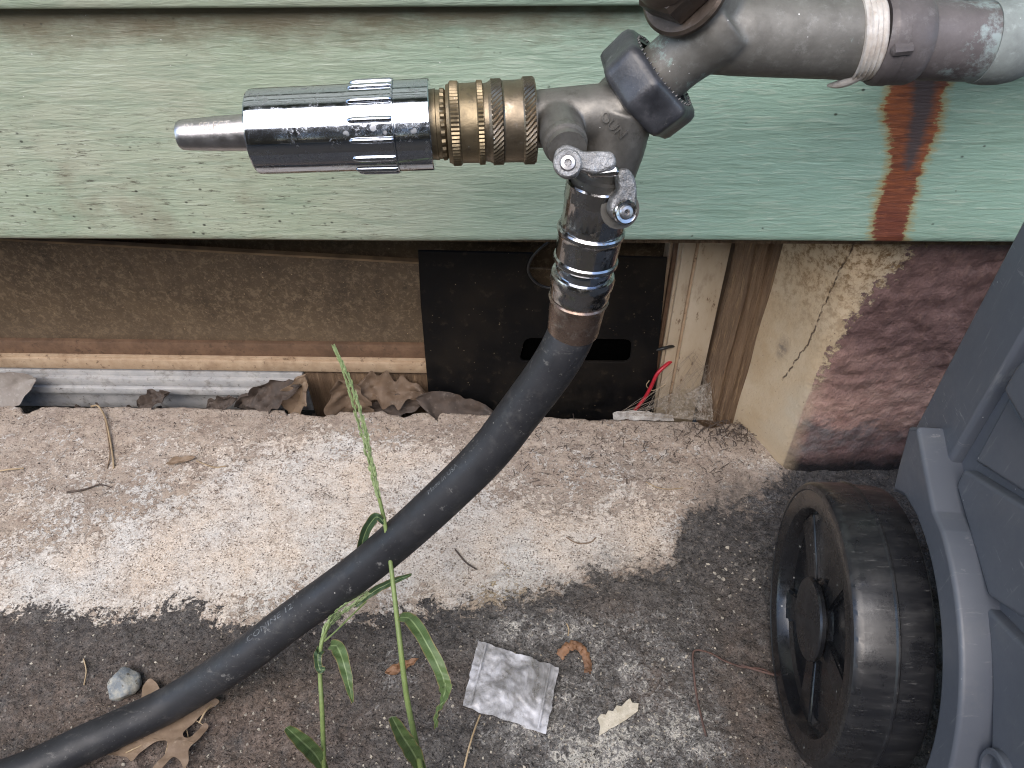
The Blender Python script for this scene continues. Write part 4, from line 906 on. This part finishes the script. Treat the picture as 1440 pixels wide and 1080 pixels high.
# ------------------------------------------------------------------ chrome coupling under the splitter, and the hose
Hp = [((806, 461), .420), ((791, 494), .426), ((769, 529), .436), ((730, 581), .452), ((684, 640), .468), ((617, 706), .486), ((562, 756), .500), ((500, 807), .516), ((406, 875), .532), ((338, 927), .540), ((240, 989), None), ((125, 1043), None), ((-4, 1099), None)]
c_top = onY(842, 262, YS-.008); c_bot = dep(806, 462, .420); cax = (c_bot-c_top).normalized(); CL = (c_bot-c_top).length
cq = thing('hose_coupling', c_top, 'worn chrome quick coupling hanging from the splitter valve above the black hose', 'hose coupling')
rc_ = 47/F*(c_top-CAM).dot(fw)*1.0
def T(px_y): return (px_y-262)/200.*CL
dk = lambda lo, hi: (lambda i, k, r: r*(1-.022*(((k+2*i) // 2) % 2)) if lo <= i <= hi else r)
lathe_obj('valve_socket', c_top-cax*.006, cax, [(0, rc_*.86), (.004, rc_*.86), (.02, rc_*.80)], 'grey_bronze', cq, 48)
lathe_obj('top_sleeve', c_top, cax, [(T(272), rc_*.84), (T(258), rc_*.90), (T(255), rc_*.96), (T(257), rc_*1.0)]+[(T(262+14*t), rc_*(1.0)) for t in np.linspace(0, 1, 8)]+[(T(278), rc_*.97), (T(303), rc_*.96)]+[(T(305+14*t), rc_*.985) for t in np.linspace(0, 1, 8)]+[(T(321), rc_*.99), (T(324), rc_*.9)], 'worn_chrome', cq, 120, True, lambda i, k, r: r*(1-.02*(((k+2*i) // 2) % 2)) if (4 <= i <= 11 or 14 <= i <= 21) else r, 28)
lathe_obj('release_ring', c_top, cax, [(T(312), rc_*.92), (T(313), rc_*1.03), (T(315), rc_*1.07), (T(319), rc_*1.07), (T(322), rc_*1.02)]+[(T(324+10*t), rc_*1.01) for t in np.linspace(0, 1, 6)]+[(T(338), rc_*1.0), (T(352), rc_*.99), (T(354), rc_*1.04), (T(358), rc_*1.045), (T(361), rc_*1.0), (T(363), rc_*.90)], 'worn_chrome', cq, 120, True, lambda i, k, r: r*(1-.014*(((k+2*i) // 2) % 2)) if 5 <= i <= 10 else r, 28)
lathe_obj('neck', c_top, cax, [(T(360), rc_*.88), (T(366), rc_*.92), (T(370), rc_*.93), (T(378), rc_*.90), (T(384), rc_*.93)], 'chrome', cq, 64)
lathe_obj('swivel_collar', c_top, cax, [(T(374), rc_*.84), (T(376), rc_*1.02), (T(380), rc_*1.06), (T(390), rc_*1.05), (T(394), rc_*.99), (T(402), rc_*1.0), (T(409), rc_*.98), (T(414), rc_*.91), (T(420), rc_*.84), (T(424), rc_*.80)], 'worn_chrome', cq, 64)
hose = thing('garden_hose', onZ(-70, 1060), 'thick black rubber garden hose curving from the chrome coupling to the lower left', 'garden hose')
hr = .0133
lathe_obj('ferrule', c_top, cax, [(T(412), hr*1.17), (T(414), hr*1.23), (T(420), hr*1.16), (T(424), hr*1.14), (T(446), hr*1.10), (T(463), hr*1.075), (T(466), hr*1.05), (T(466), hr*.9)], 'ferrule_bronze', hose, 56)
pts = [c_top+cax*T(430)]+[dep(*p, d) if d else onZ(*p, hr+.004) for p, d in Hp]
e = pts[-1]; pts += [Vector((e.x-.14, e.y-.05, hr)), Vector((e.x-.40, e.y-.10, hr)), Vector((e.x-.9, e.y-.12, hr))]
cl = catmull(pts, 10)
bm = bmesh.new(); tube(bm, cl, hr, 40); link('hose_tube', bm_mesh(bm), 'hose', hose, 60)
# faded print that runs round the hose
acc = [0]
for i in range(1, len(cl)): acc.append(acc[-1]+(cl[i]-cl[i-1]).length)
def near_len(px, py):
    best = None
    for i, p in enumerate(cl):
        d = p-CAM; z = d.dot(fw)
        if z <= 0: continue
        x = W/2+F*d.dot(rt)/z; y = H/2-F*d.dot(up)/z; q = (x-px)**2+(y-py)**2
        if best is None or q < best[0]: best = (q, i)
    return acc[best[1]]
def hose_at(s):
    i = int(np.clip(np.searchsorted(acc, s), 1, len(acc)-1)); t = (s-acc[i-1])/(acc[i]-acc[i-1]); p = cl[i-1].lerp(cl[i], t)
    j0, j1 = max(i-3, 0), min(i+2, len(cl)-1); return p, (cl[j0]-cl[j1]).normalized()
def print_on(txt, pxa, pxb, phi0, hgt):
    sa, sb = near_len(*pxa), near_len(*pxb); me = text_mesh(txt, 1.0); co = np.array([v_.co[:] for v_ in me.vertices]); wd = co[:, 0].max()
    for v_ in me.vertices:
        p, t = hose_at(sa+(sb-sa)*v_.co.x/wd); c = CAM-p; c = (c-t*c.dot(t)).normalized(); b = c.cross(t)
        if b.dot(up) < 0: b = -b
        phi = phi0+v_.co.y*hgt/hr; v_.co = p+(c*math.cos(phi)+b*math.sin(phi))*(hr+.00012)
    return link('printed_lettering', me, 'faded_ink', hose, 0)
print_on('Made in USA', (621, 703), (664, 661), .62, .0046)
print_on("CONINE 12'", (366, 906), (438, 853), .50, .0060)

# ------------------------------------------------------------------ wheeled bin
al = math.radians(-4.0); WX, WY = .182, -.184; WR = .094
bin_ = bpy.data.objects.new('wheeled_bin', None); COL.objects.link(bin_); bin_.location = (0, 0, 0)
ub = Vector((math.cos(al), math.sin(al), 0)); vb = Vector((-math.sin(al), math.cos(al), 0)); wc = Vector((WX, WY, WR))
tag(bin_, 'blue grey moulded plastic wheeled bin with a black wheel against the foundation', 'wheeled bin')
bin_.location = wc-Vector((0, 0, WR))
def L(x, y, z): return wc+ub*x+vb*y+Vector((0, 0, z))
def side_plate(name, pts, x_out, thick, r, material, bevel=.002, holes=()):
    """outline in (y, z) around the wheel centre; outer face at x_out, thickness going into the body"""
    M = rot_basis(-vb, Vector((0, 0, 1)), -ub, L(x_out+thick/2, 0, 0))
    return link(name, plate(rounded([(-y, z) for y, z in pts], r, 5), [[(-y, z) for y, z in h] for h in holes], thick, bevel, M), material, bin_, 40)
def arcp(r, a0, a1, n): return [(r*math.cos(math.radians(a)), r*math.sin(math.radians(a))) for a in np.linspace(a0, a1, n)]
# core body behind the moulded side
bm = bmesh.new()
cs = [(.072, .098), (-.62, .098), (-.62, -.06), (-.13, -.06), (-.13, .0)]+arcp(.13, 178, 100, 8)+[(.02, .10)]
side_plate('body', [(.074, .285), (-.40, .285), (-.37, -.05), (-.125, -.05)]+arcp(.122, 190, 96, 14)+[(.03, .118), (.074, .10)], .0615, .34, .004, 'bin', .004)
side_plate('rear_post', [(.0785, .30), (.0335, .30), (.0305, .112), (.078, .095)], .0545, .012, .004, 'bin', .003)
def LP(px, py, lx=.0555):
    P = onP(px, py, L(lx, 0, 0), ub); return ((P-wc).dot(vb), P.z-WR)
side_plate('side_panel', [LP(1347, 683), LP(1357, 660), LP(1441, 712), LP(1640, 838), LP(1640, 1000), LP(1392, 838)]+arcp(.131, 109, 97, 5)[0:0], .0545, .010, .002, 'bin', .002)
side_plate('side_panel', [LP(1386, 852), LP(1640, 1120), LP(1640, 1400), LP(1400, 1300), LP(1394, 1080), LP(1396, 960), LP(1393, 900)], .0550, .010, .002, 'bin', .002)
side_plate('side_panel', [LP(1364, 648), LP(1413, 556), LP(1446, 614), LP(1640, 735), LP(1640, 822), LP(1444, 700)], .0575, .010, .002, 'bin', .002)
side_plate('side_rib', [LP(1430, 509, .05), LP(1408, 548, .05), LP(1440, 604, .05), LP(1640, 724, .05), LP(1640, 560, .05), LP(1448, 508, .05)], .0500, .014, .004, 'bin', .003)
side_plate('side_panel', [LP(1452, 490), LP(1560, 522), LP(1560, 380), LP(1500, 400)], .0555, .010, .002, 'bin', .002)
# wheel arch flange: flat ring face and its outer wall
fl = arcp(.1285, 200, 96, 30)+[(.0004, .1262), (.028, .1335), (.0515, .1408), (.060, .132), (.0500, .104), (.0434, .0897), (.03, .101), (.012, .1065)]+arcp(.1072, 92, 200, 30)
side_plate('wheel_arch', fl, .0400, .024, .0006, 'bin', .0024)
th = thing; rb = arcp(.0145, 0, 350, 24)
pc = (-.129, .083)
M = rot_basis(-vb, Vector((0, 0, 1)), -ub, L(.0525, 0, 0))
ring = lathe_obj('axle_boss', L(.056, -.1225, .076), -ub, [(0, .0135), (.004, .0135), (.005, .0125), (.005, .0105), (.001, .0100), (.001, .004)], 'bin', bin_, 40)
# wheel: axis along -ub, face at wc
wheel = bpy.data.objects.new('wheel', None); COL.objects.link(wheel); wheel.parent = bin_; wheel.location = Vector((0, 0, WR))
d = -ub
tw = .0455
def treadr(i, k, r): return r*(1-.0022*(k % 7 == 0)) if 2 <= i <= 9 else r
prof = [(-tw, WR*.86), (-tw, WR*.965), (-tw+.0015, WR*.985)]+[(-tw+.003, WR*.99), (-tw*.62, WR*.995), (-tw*.555, WR*.998), (-tw*.535, WR*1.008), (-tw*.515, WR*1.008), (-tw*.495, WR*.998), (-.006, WR*.992)]+[(-.0025, WR*.985), (-.0006, WR*.968), (0, WR*.945), (0, WR*.935), (-.0008, WR*.925)]
lathe_obj('tyre', wc, d, prof, 'tyre', wheel, 280, False, treadr, 30)
rim = lathe_obj('rim', wc, d, [(-.0006, WR*.930), (-.0004, WR*.90), (-.0015, WR*.800), (-.003, WR*.785), (-.0095, WR*.755), (-.0115, WR*.72), (-.0110, WR*.45), (-.0105, WR*.30), (-.0085, WR*.27), (-.0075, WR*.26), (-.0075, WR*.10), (-.03, WR*.10)], 'wheel', wheel, 96, False, None, 28)
for k in range(5):
    a = math.radians(72*k+20); bm = bmesh.new(); e1 = vb*math.cos(a)+Vector((0, 0, math.sin(a))); e2 = d.cross(e1)
    for (q0, q1, wd0, wd1) in ((.20, .77, .007, .0125),):
        vs = []
        for q, wdt in ((q0, wd0), (q1, wd1)):
            for sgn in (-1, 1):
                for h_ in (-.020, -.0075): vs.append(bm.verts.new(wc+e1*(WR*q)+e2*(sgn*wdt)+d*h_))
        for f in ((0, 1, 3, 2), (4, 6, 7, 5), (0, 4, 5, 1), (2, 3, 7, 6), (1, 5, 7, 3), (0, 2, 6, 4)): bm.faces.new([vs[i] for i in f])
    bmesh.ops.recalc_face_normals(bm, faces=bm.faces); bmesh.ops.bevel(bm, geom=list(bm.edges), offset=.0018, segments=3, affect='EDGES')
    link('spoke', bm_mesh(bm), 'wheel', wheel, 35)
lathe_obj('hub_cap', wc, d, [(-.0075, WR*.27), (-.0060, WR*.295), (-.0035, WR*.298), (-.0022, WR*.288), (-.0016, WR*.24), (-.0013, WR*.02)], 'tyre', wheel, 64, True, None, 30)

# ------------------------------------------------------------------ weeds
def ribbon(pts, wid, fold=.25, n=8, twist=None):
    """grass blade: centre line points, width profile, folded along the midrib"""
    C_ = catmull(pts, n); N = len(C_); V = []; nv = 13
    for i, p in enumerate(C_):
        t = i/(N-1); T_ = (C_[min(i+1, N-1)]-C_[max(i-1, 0)]).normalized(); c = CAM-p; c = (c-T_*c.dot(T_)).normalized(); Bv = T_.cross(c)
        if twist: a = twist(t); c, Bv = c*math.cos(a)+Bv*math.sin(a), Bv*math.cos(a)-c*math.sin(a)
        for j in range(nv):
            s_ = j/(nv-1)*2-1; wv = wid(t)/2; V.append(p+Bv*(s_*wv*(1+.05*math.sin(t*23+s_)))+c*(-fold*wv*(1-abs(s_))+.0006*math.sin(t*31+s_*2)))
    me = mesh(V, [(i*nv+j, (i+1)*nv+j, (i+1)*nv+j+1, i*nv+j+1) for i in range(N-1) for j in range(nv-1)])
    at = me.attributes.new('across', 'FLOAT', 'POINT'); at.data.foreach_set('value', np.tile(np.linspace(-1, 1, nv), N).astype(np.float32))
    return evaluated(me, [('SOLIDIFY', dict(thickness=.0003, offset=0))])
def bw(w, a=.15): return lambda t: w*max(.06, min(1, t/a+.25)*(1-t**2.6))
def spikelets(core, rad, n, r, seed):
    R = random.Random(seed); bm = bmesh.new()
    C_ = catmull(core, 10)
    for rr in range(3):
        off = [Vector((R.gauss(0, rad*.5), R.gauss(0, rad*.5), R.gauss(0, rad*.3))) for _ in range(4)]
        tube(bm, [p+off[0]*math.sin(math.pi*i/(len(C_)-1))*1.3 for i, p in enumerate(C_)], lambda t: .00045*(1-.6*t), 6)
        for k in range(n):
            t = k/n; i = min(int(t*(len(C_)-1)), len(C_)-2); p = C_[i].lerp(C_[i+1], t*(len(C_)-1)-i)+off[0]*math.sin(math.pi*t)*1.3; T_ = (C_[i+1]-C_[i]).normalized(); X, Y, _ = frame(T_); a = R.random()*6.28; sg = X*math.cos(a)+Y*math.sin(a)
            q = p+sg*rad*.30*(1-.5*t); dr = (T_+sg*.13).normalized(); ln = r*8.5*(1-.35*t)
            tube(bm, [q, q+dr*ln*.3, q+dr*ln*.65, q+dr*ln], lambda s_: r*(.25+.9*math.sin(math.pi*min(1, s_*.9+.08)))*(1-.3*t), 5)
    return bm_mesh(bm)
G = 'grass weeds growing in front of the ledge'
b0 = onZ(598, 1112); y0 = b0.y
LEAN = 1.0
def sp(px, py, dy): return onY(px, py, y0+dy*LEAN)
w1 = thing('grass_weed', b0, 'taller grass weed whose seed head rises past the hose to the window', 'grass weed', G)
st = [b0, sp(586, 1050, .010), sp(572, 980, .026), sp(562, 900, .050), sp(555, 840, .074), sp(549, 790, .092), sp(541, 735, .108), sp(533, 700, .117)]
tube_obj('stem', st, lambda t: .0021-.0009*t, 'stem_green', w1, 10)
hd = [sp(533, 702, .117), sp(524, 660, .126), sp(513, 610, .136), sp(501, 565, .144), sp(487, 525, .150), sp(470, 488, .155)]
link('seed_head', spikelets(hd, .0028, 80, .00055, 4), 'seed_green', w1, 60)
link('blade', ribbon([sp(561, 868, .062), sp(578, 872, .046), sp(600, 905, .028), sp(620, 945, .014), sp(626, 965, .008)], lambda t: .0085*min(1, .5+t*2)*(1-.15*t), .3), 'blade_green', w1, 60)
link('blade', ribbon([sp(626, 962, .009), sp(622, 985, .006), sp(614, 1004, .004), sp(613, 1024, .003)], lambda t: .0085*(1-.75*t), .2, 8, lambda t: 1.2*math.sin(t*3.1)), 'blade_green', w1, 60)
link('blade', ribbon([sp(594, 1085, .006), sp(582, 1060, .004), sp(566, 1035, .004), sp(552, 1010, .006)], lambda t: .0110*min(1, .55+t*1.5)*(1-.55*t**3), .35), 'blade_green', w1, 60)
link('blade', ribbon([sp(542, 738, .107), sp(530, 727, .108), sp(517, 742, .110), sp(509, 765, .112), sp(507, 790, .112)], lambda t: .0066*min(1, .35+t*2)*(1-.1*t), .4), 'blade_dark', w1, 60)
b1_ = onZ(457, 1108); y0 = b1_.y
w2 = thing('grass_weed', b1_, 'shorter grass weed with a bent seed head hidden partly under the hose', 'grass weed', G)
st = [b1_, sp(455, 1060, .008), sp(453, 1000, .022), sp(450, 945, .040), sp(452, 905, .052), sp(462, 878, .064)]
tube_obj('stem', st, lambda t: .0018-.0006*t, 'stem_green', w2, 10)
hd = [sp(452, 905, .052), sp(462, 878, .064), sp(482, 858, .078), sp(508, 840, .088), sp(532, 826, .096)]
link('seed_head', spikelets(hd, .0028, 40, .00055, 9), 'seed_green', w2, 60)
tube_obj('side_stalk', [sp(456, 902, .052), sp(474, 886, .060), sp(492, 868, .070), sp(515, 846, .084)], .0006, 'stem_green', w2, 6)
link('blade', ribbon([sp(500, 852, .084), sp(525, 832, .092), sp(552, 818, .096), sp(578, 808, .096)], lambda t: .0056*min(1, .6+t)*(1-.7*t**3), .5), 'blade_dark', w2, 60)
link('blade', ribbon([sp(463, 908, .046), sp(474, 910, .036), sp(484, 935, .024), sp(491, 965, .014), sp(496, 988, .008)], lambda t: .0088*min(1, .5+t*2)*(1-.85*t**2.2), .3), 'blade_green', w2, 60)
link('blade', ribbon([sp(452, 912, .050), sp(447, 922, .044), sp(449, 940, .038), sp(455, 942, .036)], lambda t: .0060*(1-.3*t), .4), 'blade_dark', w2, 60)
link('blade', ribbon([sp(459, 1088, .004), sp(444, 1062, .004), sp(424, 1042, .004), sp(404, 1024, .006)], lambda t: .0105*min(1, .45+t*1.8)*(1-.55*t**4), .35), 'blade_green', w2, 60)

# ------------------------------------------------------------------ litter on the ground
def gp3(px, py, h=.001): q = onZ(px, py); q.z = ground_z(q.x, q.y)+h; return q
def ground_sheet(corners, nu, nv, amp, freq, seed, lift=.0012, edge=.0):
    A, B, C_, D_ = [onZ(*c) for c in corners]; V = []
    for i in range(nu):
        for j in range(nv):
            u, v_ = i/(nu-1), j/(nv-1); p = A.lerp(B, u).lerp(D_.lerp(C_, u), v_)
            eu = edge*mnoise.noise(Vector((v_*7, seed, 0)))*(1 if i in (0, nu-1) else 0)+edge*mnoise.noise(Vector((u*7, seed, 5)))*(1 if j in (0, nv-1) else 0)
            p = p+Vector((eu, eu, 0)); q = mnoise.fractal(Vector((u*freq, v_*freq, seed)), 1, 2, 4)
            rid = abs(mnoise.noise(Vector((u*freq*.8+3, v_*freq*.8, seed+2))))
            p.z = ground_z(p.x, p.y)+lift+amp*(q*.5+.5)+amp*1.2*(.5-rid); V.append(p)
    me = mesh(V, [(i*nv+j, i*nv+j+1, (i+1)*nv+j+1, (i+1)*nv+j) for i in range(nu-1) for j in range(nv-1)])
    return evaluated(me, [('SOLIDIFY', dict(thickness=.0004, offset=0))])
wr = tag(link('plastic_wrapper', ground_sheet([(672, 901), (786, 938), (768, 1033), (651, 992)], 44, 38, .0026, 2.0, 5, .0015, .0015), 'wrapper', None, 60), 'crumpled silvery plastic wrapper lying flat on the dark ground', 'wrapper')
def seam(p, q, r):
    a = gp3(*p, .0062); b = gp3(*q, .0062); bm = bmesh.new(); tube(bm, [a.lerp(b, t)+Vector((0, 0, .0012*mnoise.noise(Vector((t*9, r*1000, 0))))) for t in np.linspace(0, 1, 14)], r, 6); return bm_mesh(bm)
link('seam', seam((684, 908), (662, 993), .0009), 'wrapper', wr, 60); link('seam', seam((774, 938), (757, 1026), .0008), 'wrapper', wr, 60)
# brown curled leaf strip
cu_ = catmull([gp3(786, 922, .002), gp3(797, 914, .006), gp3(811, 910, .008), gp3(822, 920, .006), gp3(827, 935, .003), gp3(826, 946, .002)], 8)
V = []
for i, p in enumerate(cu_):
    T_ = (cu_[min(i+1, len(cu_)-1)]-cu_[max(i-1, 0)]).normalized(); Bv = T_.cross(Vector((0, -.3, 1))).normalized(); 
    for j in range(6):
        s_ = j/5*2-1; wv = .0046*(.8+.45*mnoise.noise(Vector((i*.5, 2+j*.4, 0)))+.35*mnoise.noise(Vector((i*1.3, s_*2, 7))))*(1-.3*(i/len(cu_))); V.append(p+Bv*(s_*wv)+Vector((0, 0, .0016*(1-s_*s_)+.0022*mnoise.noise(Vector((i*.7, j*.8, 4))))))
me = evaluated(mesh(V, [(i*6+j, (i+1)*6+j, (i+1)*6+j+1, i*6+j+1) for i in range(len(cu_)-1) for j in range(5)]), [('SOLIDIFY', dict(thickness=.0005, offset=0))])
tag(link('leaf_strip', me, 'rust_leaf', None, 60), 'rust brown curled strip of dead leaf right of the plastic wrapper', 'leaf')
tag(link('bark_scrap', leaf_mesh(gp3(541, 946, .002), gp3(590, 930, .004), .010, (0, -.3, 1), lobes=3, depth=.4, curl=.6, crum=.15, seed=31, nu=20, nv=7), 'rust_leaf', None, 60), 'small orange brown leaf scrap behind the taller weed stem', 'leaf')
# paint chip with a jagged upper edge
o = gp3(868, 1008, .002); n = Vector((.05, -.12, 1)).normalized(); X = (rt-n*rt.dot(n)).normalized(); Y = n.cross(X)
pl = [(840, 1010), (845, 1004), (852, 1005), (855, 999), (862, 1000), (867, 992), (874, 993), (881, 985), (886, 982), (889, 988), (898, 989), (897, 1000), (881, 1012), (863, 1023), (842, 1035), (844, 1022)]
tag(link('paint_chip', plate([((onP(*p, o, n)-o).dot(X), (onP(*p, o, n)-o).dot(Y)) for p in pl][::-1], [], .0012, .0003, rot_basis(X, Y, n, o)), 'paint_chip', None, 30), 'cream paint chip with a jagged edge on the dark ground', 'paint chip')
# stone
bm = bmesh.new(); bmesh.ops.create_icosphere(bm, subdivisions=4, radius=1)
a = gp3(158, 980, 0); b = gp3(192, 942, 0); c = (a+b)/2; ld = (b-a).normalized(); wd_ = Vector((ld.y, -ld.x, 0)); 
for v_ in bm.verts:
    p = v_.co.copy(); q = 1+.18*mnoise.noise(p*1.5)+.05*mnoise.noise(p*5)
    for nrm in (Vector((.5, .4, .75)), Vector((-.6, .2, .7)), Vector((.1, -.8, .5)), Vector((.9, -.2, .1)), Vector((-.7, -.6, .2))):
        nn = nrm.normalized(); dd = p.dot(nn)
        if dd > .74: p -= nn*(dd-.74)*.85
    p *= q; v_.co = c+ld*(p.x*(b-a).length*.56)+wd_*(p.y*.0125)+Vector((0, 0, .006+p.z*.010))
tag(link('stone', bm_mesh(bm), 'stone', None, 50), 'small angular grey stone lying above the hose at the lower left', 'stone')
# oak leaf under the hose
OL = thing('oak_leaf', gp3(235, 1030, 0), 'tan lobed oak leaf lying under the lower part of the hose', 'leaf')
ol = [(150, 1065), (168, 1058), (190, 1040), (206, 1012), (200, 985), (203, 966), (213, 955), (224, 964), (231, 982), (238, 974), (247, 970), (250, 980), (254, 990), (268, 984), (286, 980), (300, 984), (314, 990),
      (302, 998), (292, 1004), (282, 1012), (270, 1024), (260, 1034), (262, 1042), (272, 1040), (280, 1030), (290, 1018), (296, 1022), (288, 1036), (276, 1050), (268, 1058), (270, 1075), (262, 1086), (256, 1072), (246, 1066), (236, 1078), (222, 1092), (210, 1094), (218, 1080), (232, 1066), (240, 1054), (238, 1044), (228, 1044), (212, 1052), (196, 1064), (186, 1074), (181, 1066), (168, 1064)]
cc = onZ(240, 1030)
Lf = rounded([(onZ(*p).x-cc.x, onZ(*p).y-cc.y) for p in ol][::-1], .004, 3)
me = plate(Lf, [], .0006, .0001, Matrix.Translation(cc)); bm = bmesh.new(); bm.from_mesh(me); bmesh.ops.triangulate(bm, faces=bm.faces)
for _ in range(3): bmesh.ops.subdivide_edges(bm, edges=[e for e in bm.edges if e.calc_length() > .005], cuts=1); bmesh.ops.triangulate(bm, faces=[f for f in bm.faces if len(f.verts) > 4])
for v_ in bm.verts:
    x, y = v_.co.x, v_.co.y; v_.co.z += .0045+.0035*mnoise.noise(Vector((x*45, y*45, 2)))+.0012*mnoise.noise(Vector((x*160, y*160, 5)))
link('blade', bm_mesh(bm), 'tan_leaf', OL, 60)
tube_obj('midrib', [gp3(180, 1062, .0062), gp3(240, 1030, .0066), (gp3(300, 990, .006))], .0006, 'straw', OL, 6)
for a_, b_ in (((240, 1030), (228, 1078)), ((262, 1018), (266, 1070)), ((200, 1050), (186, 1068)), ((270, 1012), (290, 1024)), ((222, 1036), (212, 966))):
    tube_obj('vein', [gp3(*a_, .0062), gp3((a_[0]+b_[0])/2+2, (a_[1]+b_[1])/2, .0060), gp3(*b_, .0056)], .00035, 'straw', OL, 5)
tube_obj('stalk', [gp3(246, 1040, .004), gp3(256, 1062, .004), gp3(262, 1085, .004)], .0007, 'straw', OL, 6)
straw([gp3(675, 1004, .003), gp3(667, 1028, .004), gp3(659, 1056, .004), gp3(651, 1086, .003)], .0007, 'pale straw stalk sticking out below the plastic wrapper')
straw([onZ(128, 571, .002), gp3(140, 574, .004), gp3(150, 592, .004), gp3(155, 618, .003), gp3(159, 645, .002), gp3(159, 657, .001)], .0009, 'longest pale straw draped over the ledge edge at the left')
straw([gp3(146, 580, .002), gp3(152, 615, .002), gp3(155, 640, .002), gp3(150, 658, .001)], .0006, 'thin brown straw alongside the long straw on the ledge', material='tan_leaf')
straw([gp3(-10, 664, .002), gp3(15, 662, .003), gp3(33, 658, .002)], .0008, 'short pale straw at the far left of the ledge')
straw([gp3(117, 926, .002), gp3(120, 942, .003), gp3(117, 962, .002)], .0006, 'short straw left of the small stone')
straw([gp3(300, 995, .008), gp3(292, 1008, .009), gp3(283, 1021, .008)], .0007, 'pale needle resting on the oak leaf')
straw([gp3(908, 679, .002), gp3(925, 686, .002), gp3(942, 688, .002), gp3(960, 686, .002)], .0005, 'thin white curved fibre on the ledge right of the hose')
straw([gp3(797, 876, .002), gp3(800, 884, .002), gp3(799, 893, .002)], .0006, 'tiny straw above the curled leaf strip')
tag(link('leaf_scrap', leaf_mesh(gp3(234, 653, .002), gp3(277, 644, .003), .008, (0, -.3, 1), lobes=2, depth=.2, curl=.8, crum=.1, seed=51, nu=20, nv=7), 'tan_leaf', None, 60), 'small folded tan leaf scrap on the left part of the ledge', 'leaf')
straw([gp3(276, 648, .002), gp3(300, 656, .001), gp3(318, 656, .002)], .0006, 'thin straw trailing from the tan leaf scrap on the ledge')
wire = thing('rusty_wire', gp3(975, 916, 0), 'thin rusty brown wire bent to a right angle on the ground beside the wheel', 'wire')
tube_obj('wire_strand', [gp3(1088, 950, .004), gp3(1070, 942, .004), gp3(1045, 938, .003), gp3(1020, 930, .004), gp3(1000, 920, .003), gp3(980, 915, .004), gp3(974, 922, .003), gp3(976, 950, .003), gp3(981, 980, .002), gp3(988, 1015, .002), gp3(993, 1035, .001)], .0008, 'rusty_wire', wire, 6)
tube_obj('wire_strand', [gp3(1090, 952, .005), gp3(1066, 945, .005), gp3(1042, 936, .004)], .0010, 'rusty_wire', wire, 6)
tag(tube_obj('root', [gp3(94, 692, .001), gp3(110, 690, .002), gp3(124, 686, .001), gp3(140, 681, .002), gp3(155, 684, .001)], lambda t: .0012*(1-.5*t), 'dark_leaf', None, 6), 'thin dark dry root lying on the ledge left of the grass', 'root')
tag(tube_obj('root', [gp3(640, 772, .001), gp3(655, 790, .0015), gp3(670, 800, .001)], .0008, 'dark_leaf', None, 6), 'short dark dry root on the ledge just right of the hose', 'root')
tag(tube_obj('root', [gp3(796, 756, .001), gp3(812, 764, .0015), gp3(830, 762, .0008), gp3(838, 756, .001)], .0006, 'tan_leaf', None, 6), 'thin curved brown root in the pale middle of the ledge', 'root')
# grit, flakes and fibres scattered over the ground: nobody could count them
bm = bmesh.new(); R = random.Random(5)
def bit(c, r, flat=.6):
    a = R.random()*6.28; ca, sa = math.cos(a), math.sin(a); el = R.uniform(.45, 1.0); n_ = R.choice((4, 5, 6)); q = []
    for k in range(n_):
        t = 6.283*(k+R.uniform(-.3, .3))/n_; x, y = r*R.uniform(.7, 1.15)*math.cos(t), r*el*R.uniform(.7, 1.15)*math.sin(t); q.append((x*ca-y*sa, x*sa+y*ca))
    lo = [bm.verts.new(c+Vector((x, y, -.0002))) for x, y in q]; hi = [bm.verts.new(c+Vector((x*.7, y*.7, r*flat*R.uniform(.5, 1)))) for x, y in q]
    bm.faces.new(hi)
    for k in range(n_): bm.faces.new((lo[k], lo[(k+1) % n_], hi[(k+1) % n_], hi[k]))
for i in range(2600):
    px, py = R.uniform(-30, 1100), R.uniform(860, 1090); bit(gp3(px, py, 0), .0003+.0016*R.random()**5, .5)
for i in range(60):
    c = (R.gauss(1030, 30), R.gauss(790, 45)); bit(gp3(*c, 0), R.uniform(.0006, .0026), .3)
tag(link('grit', bm_mesh(bm), 'grit', None, 0), kind='stuff')
bm = bmesh.new()
for i in range(420):
    if i < 240: px, py = R.uniform(720, 1060), R.gauss(600+R.random()*60, 20)
    else: px, py = R.uniform(0, 700), R.uniform(585, 700)
    if py < 588: continue
    a = gp3(px, py, .0005); an = R.random()*6.28; ln = R.uniform(.001, .006)*(1.6 if i < 240 else .8); b = a+Vector((math.cos(an)*ln, math.sin(an)*ln, .0008)); tube(bm, [a, (a+b)/2+Vector((R.gauss(0, .0007), R.gauss(0, .0007), .001)), b], R.uniform(.00015, .0004), 4)
for i in range(170):
    px, py = R.gauss(1045, 38), R.gauss(605, 14)
    q = onZ(px, py); 
    if q.x > .232 or py < 592: continue
    a = gp3(px, py, .0005); an = R.random()*6.28; ln = R.uniform(.003, .012); b = a+Vector((math.cos(an)*ln, math.sin(an)*ln, .002)); tube(bm, [a, (a+b)/2+Vector((0, 0, .002)), b], R.uniform(.0002, .0006), 4)
tag(link('fibre_litter', bm_mesh(bm), 'dark_leaf', None, 0), kind='stuff')
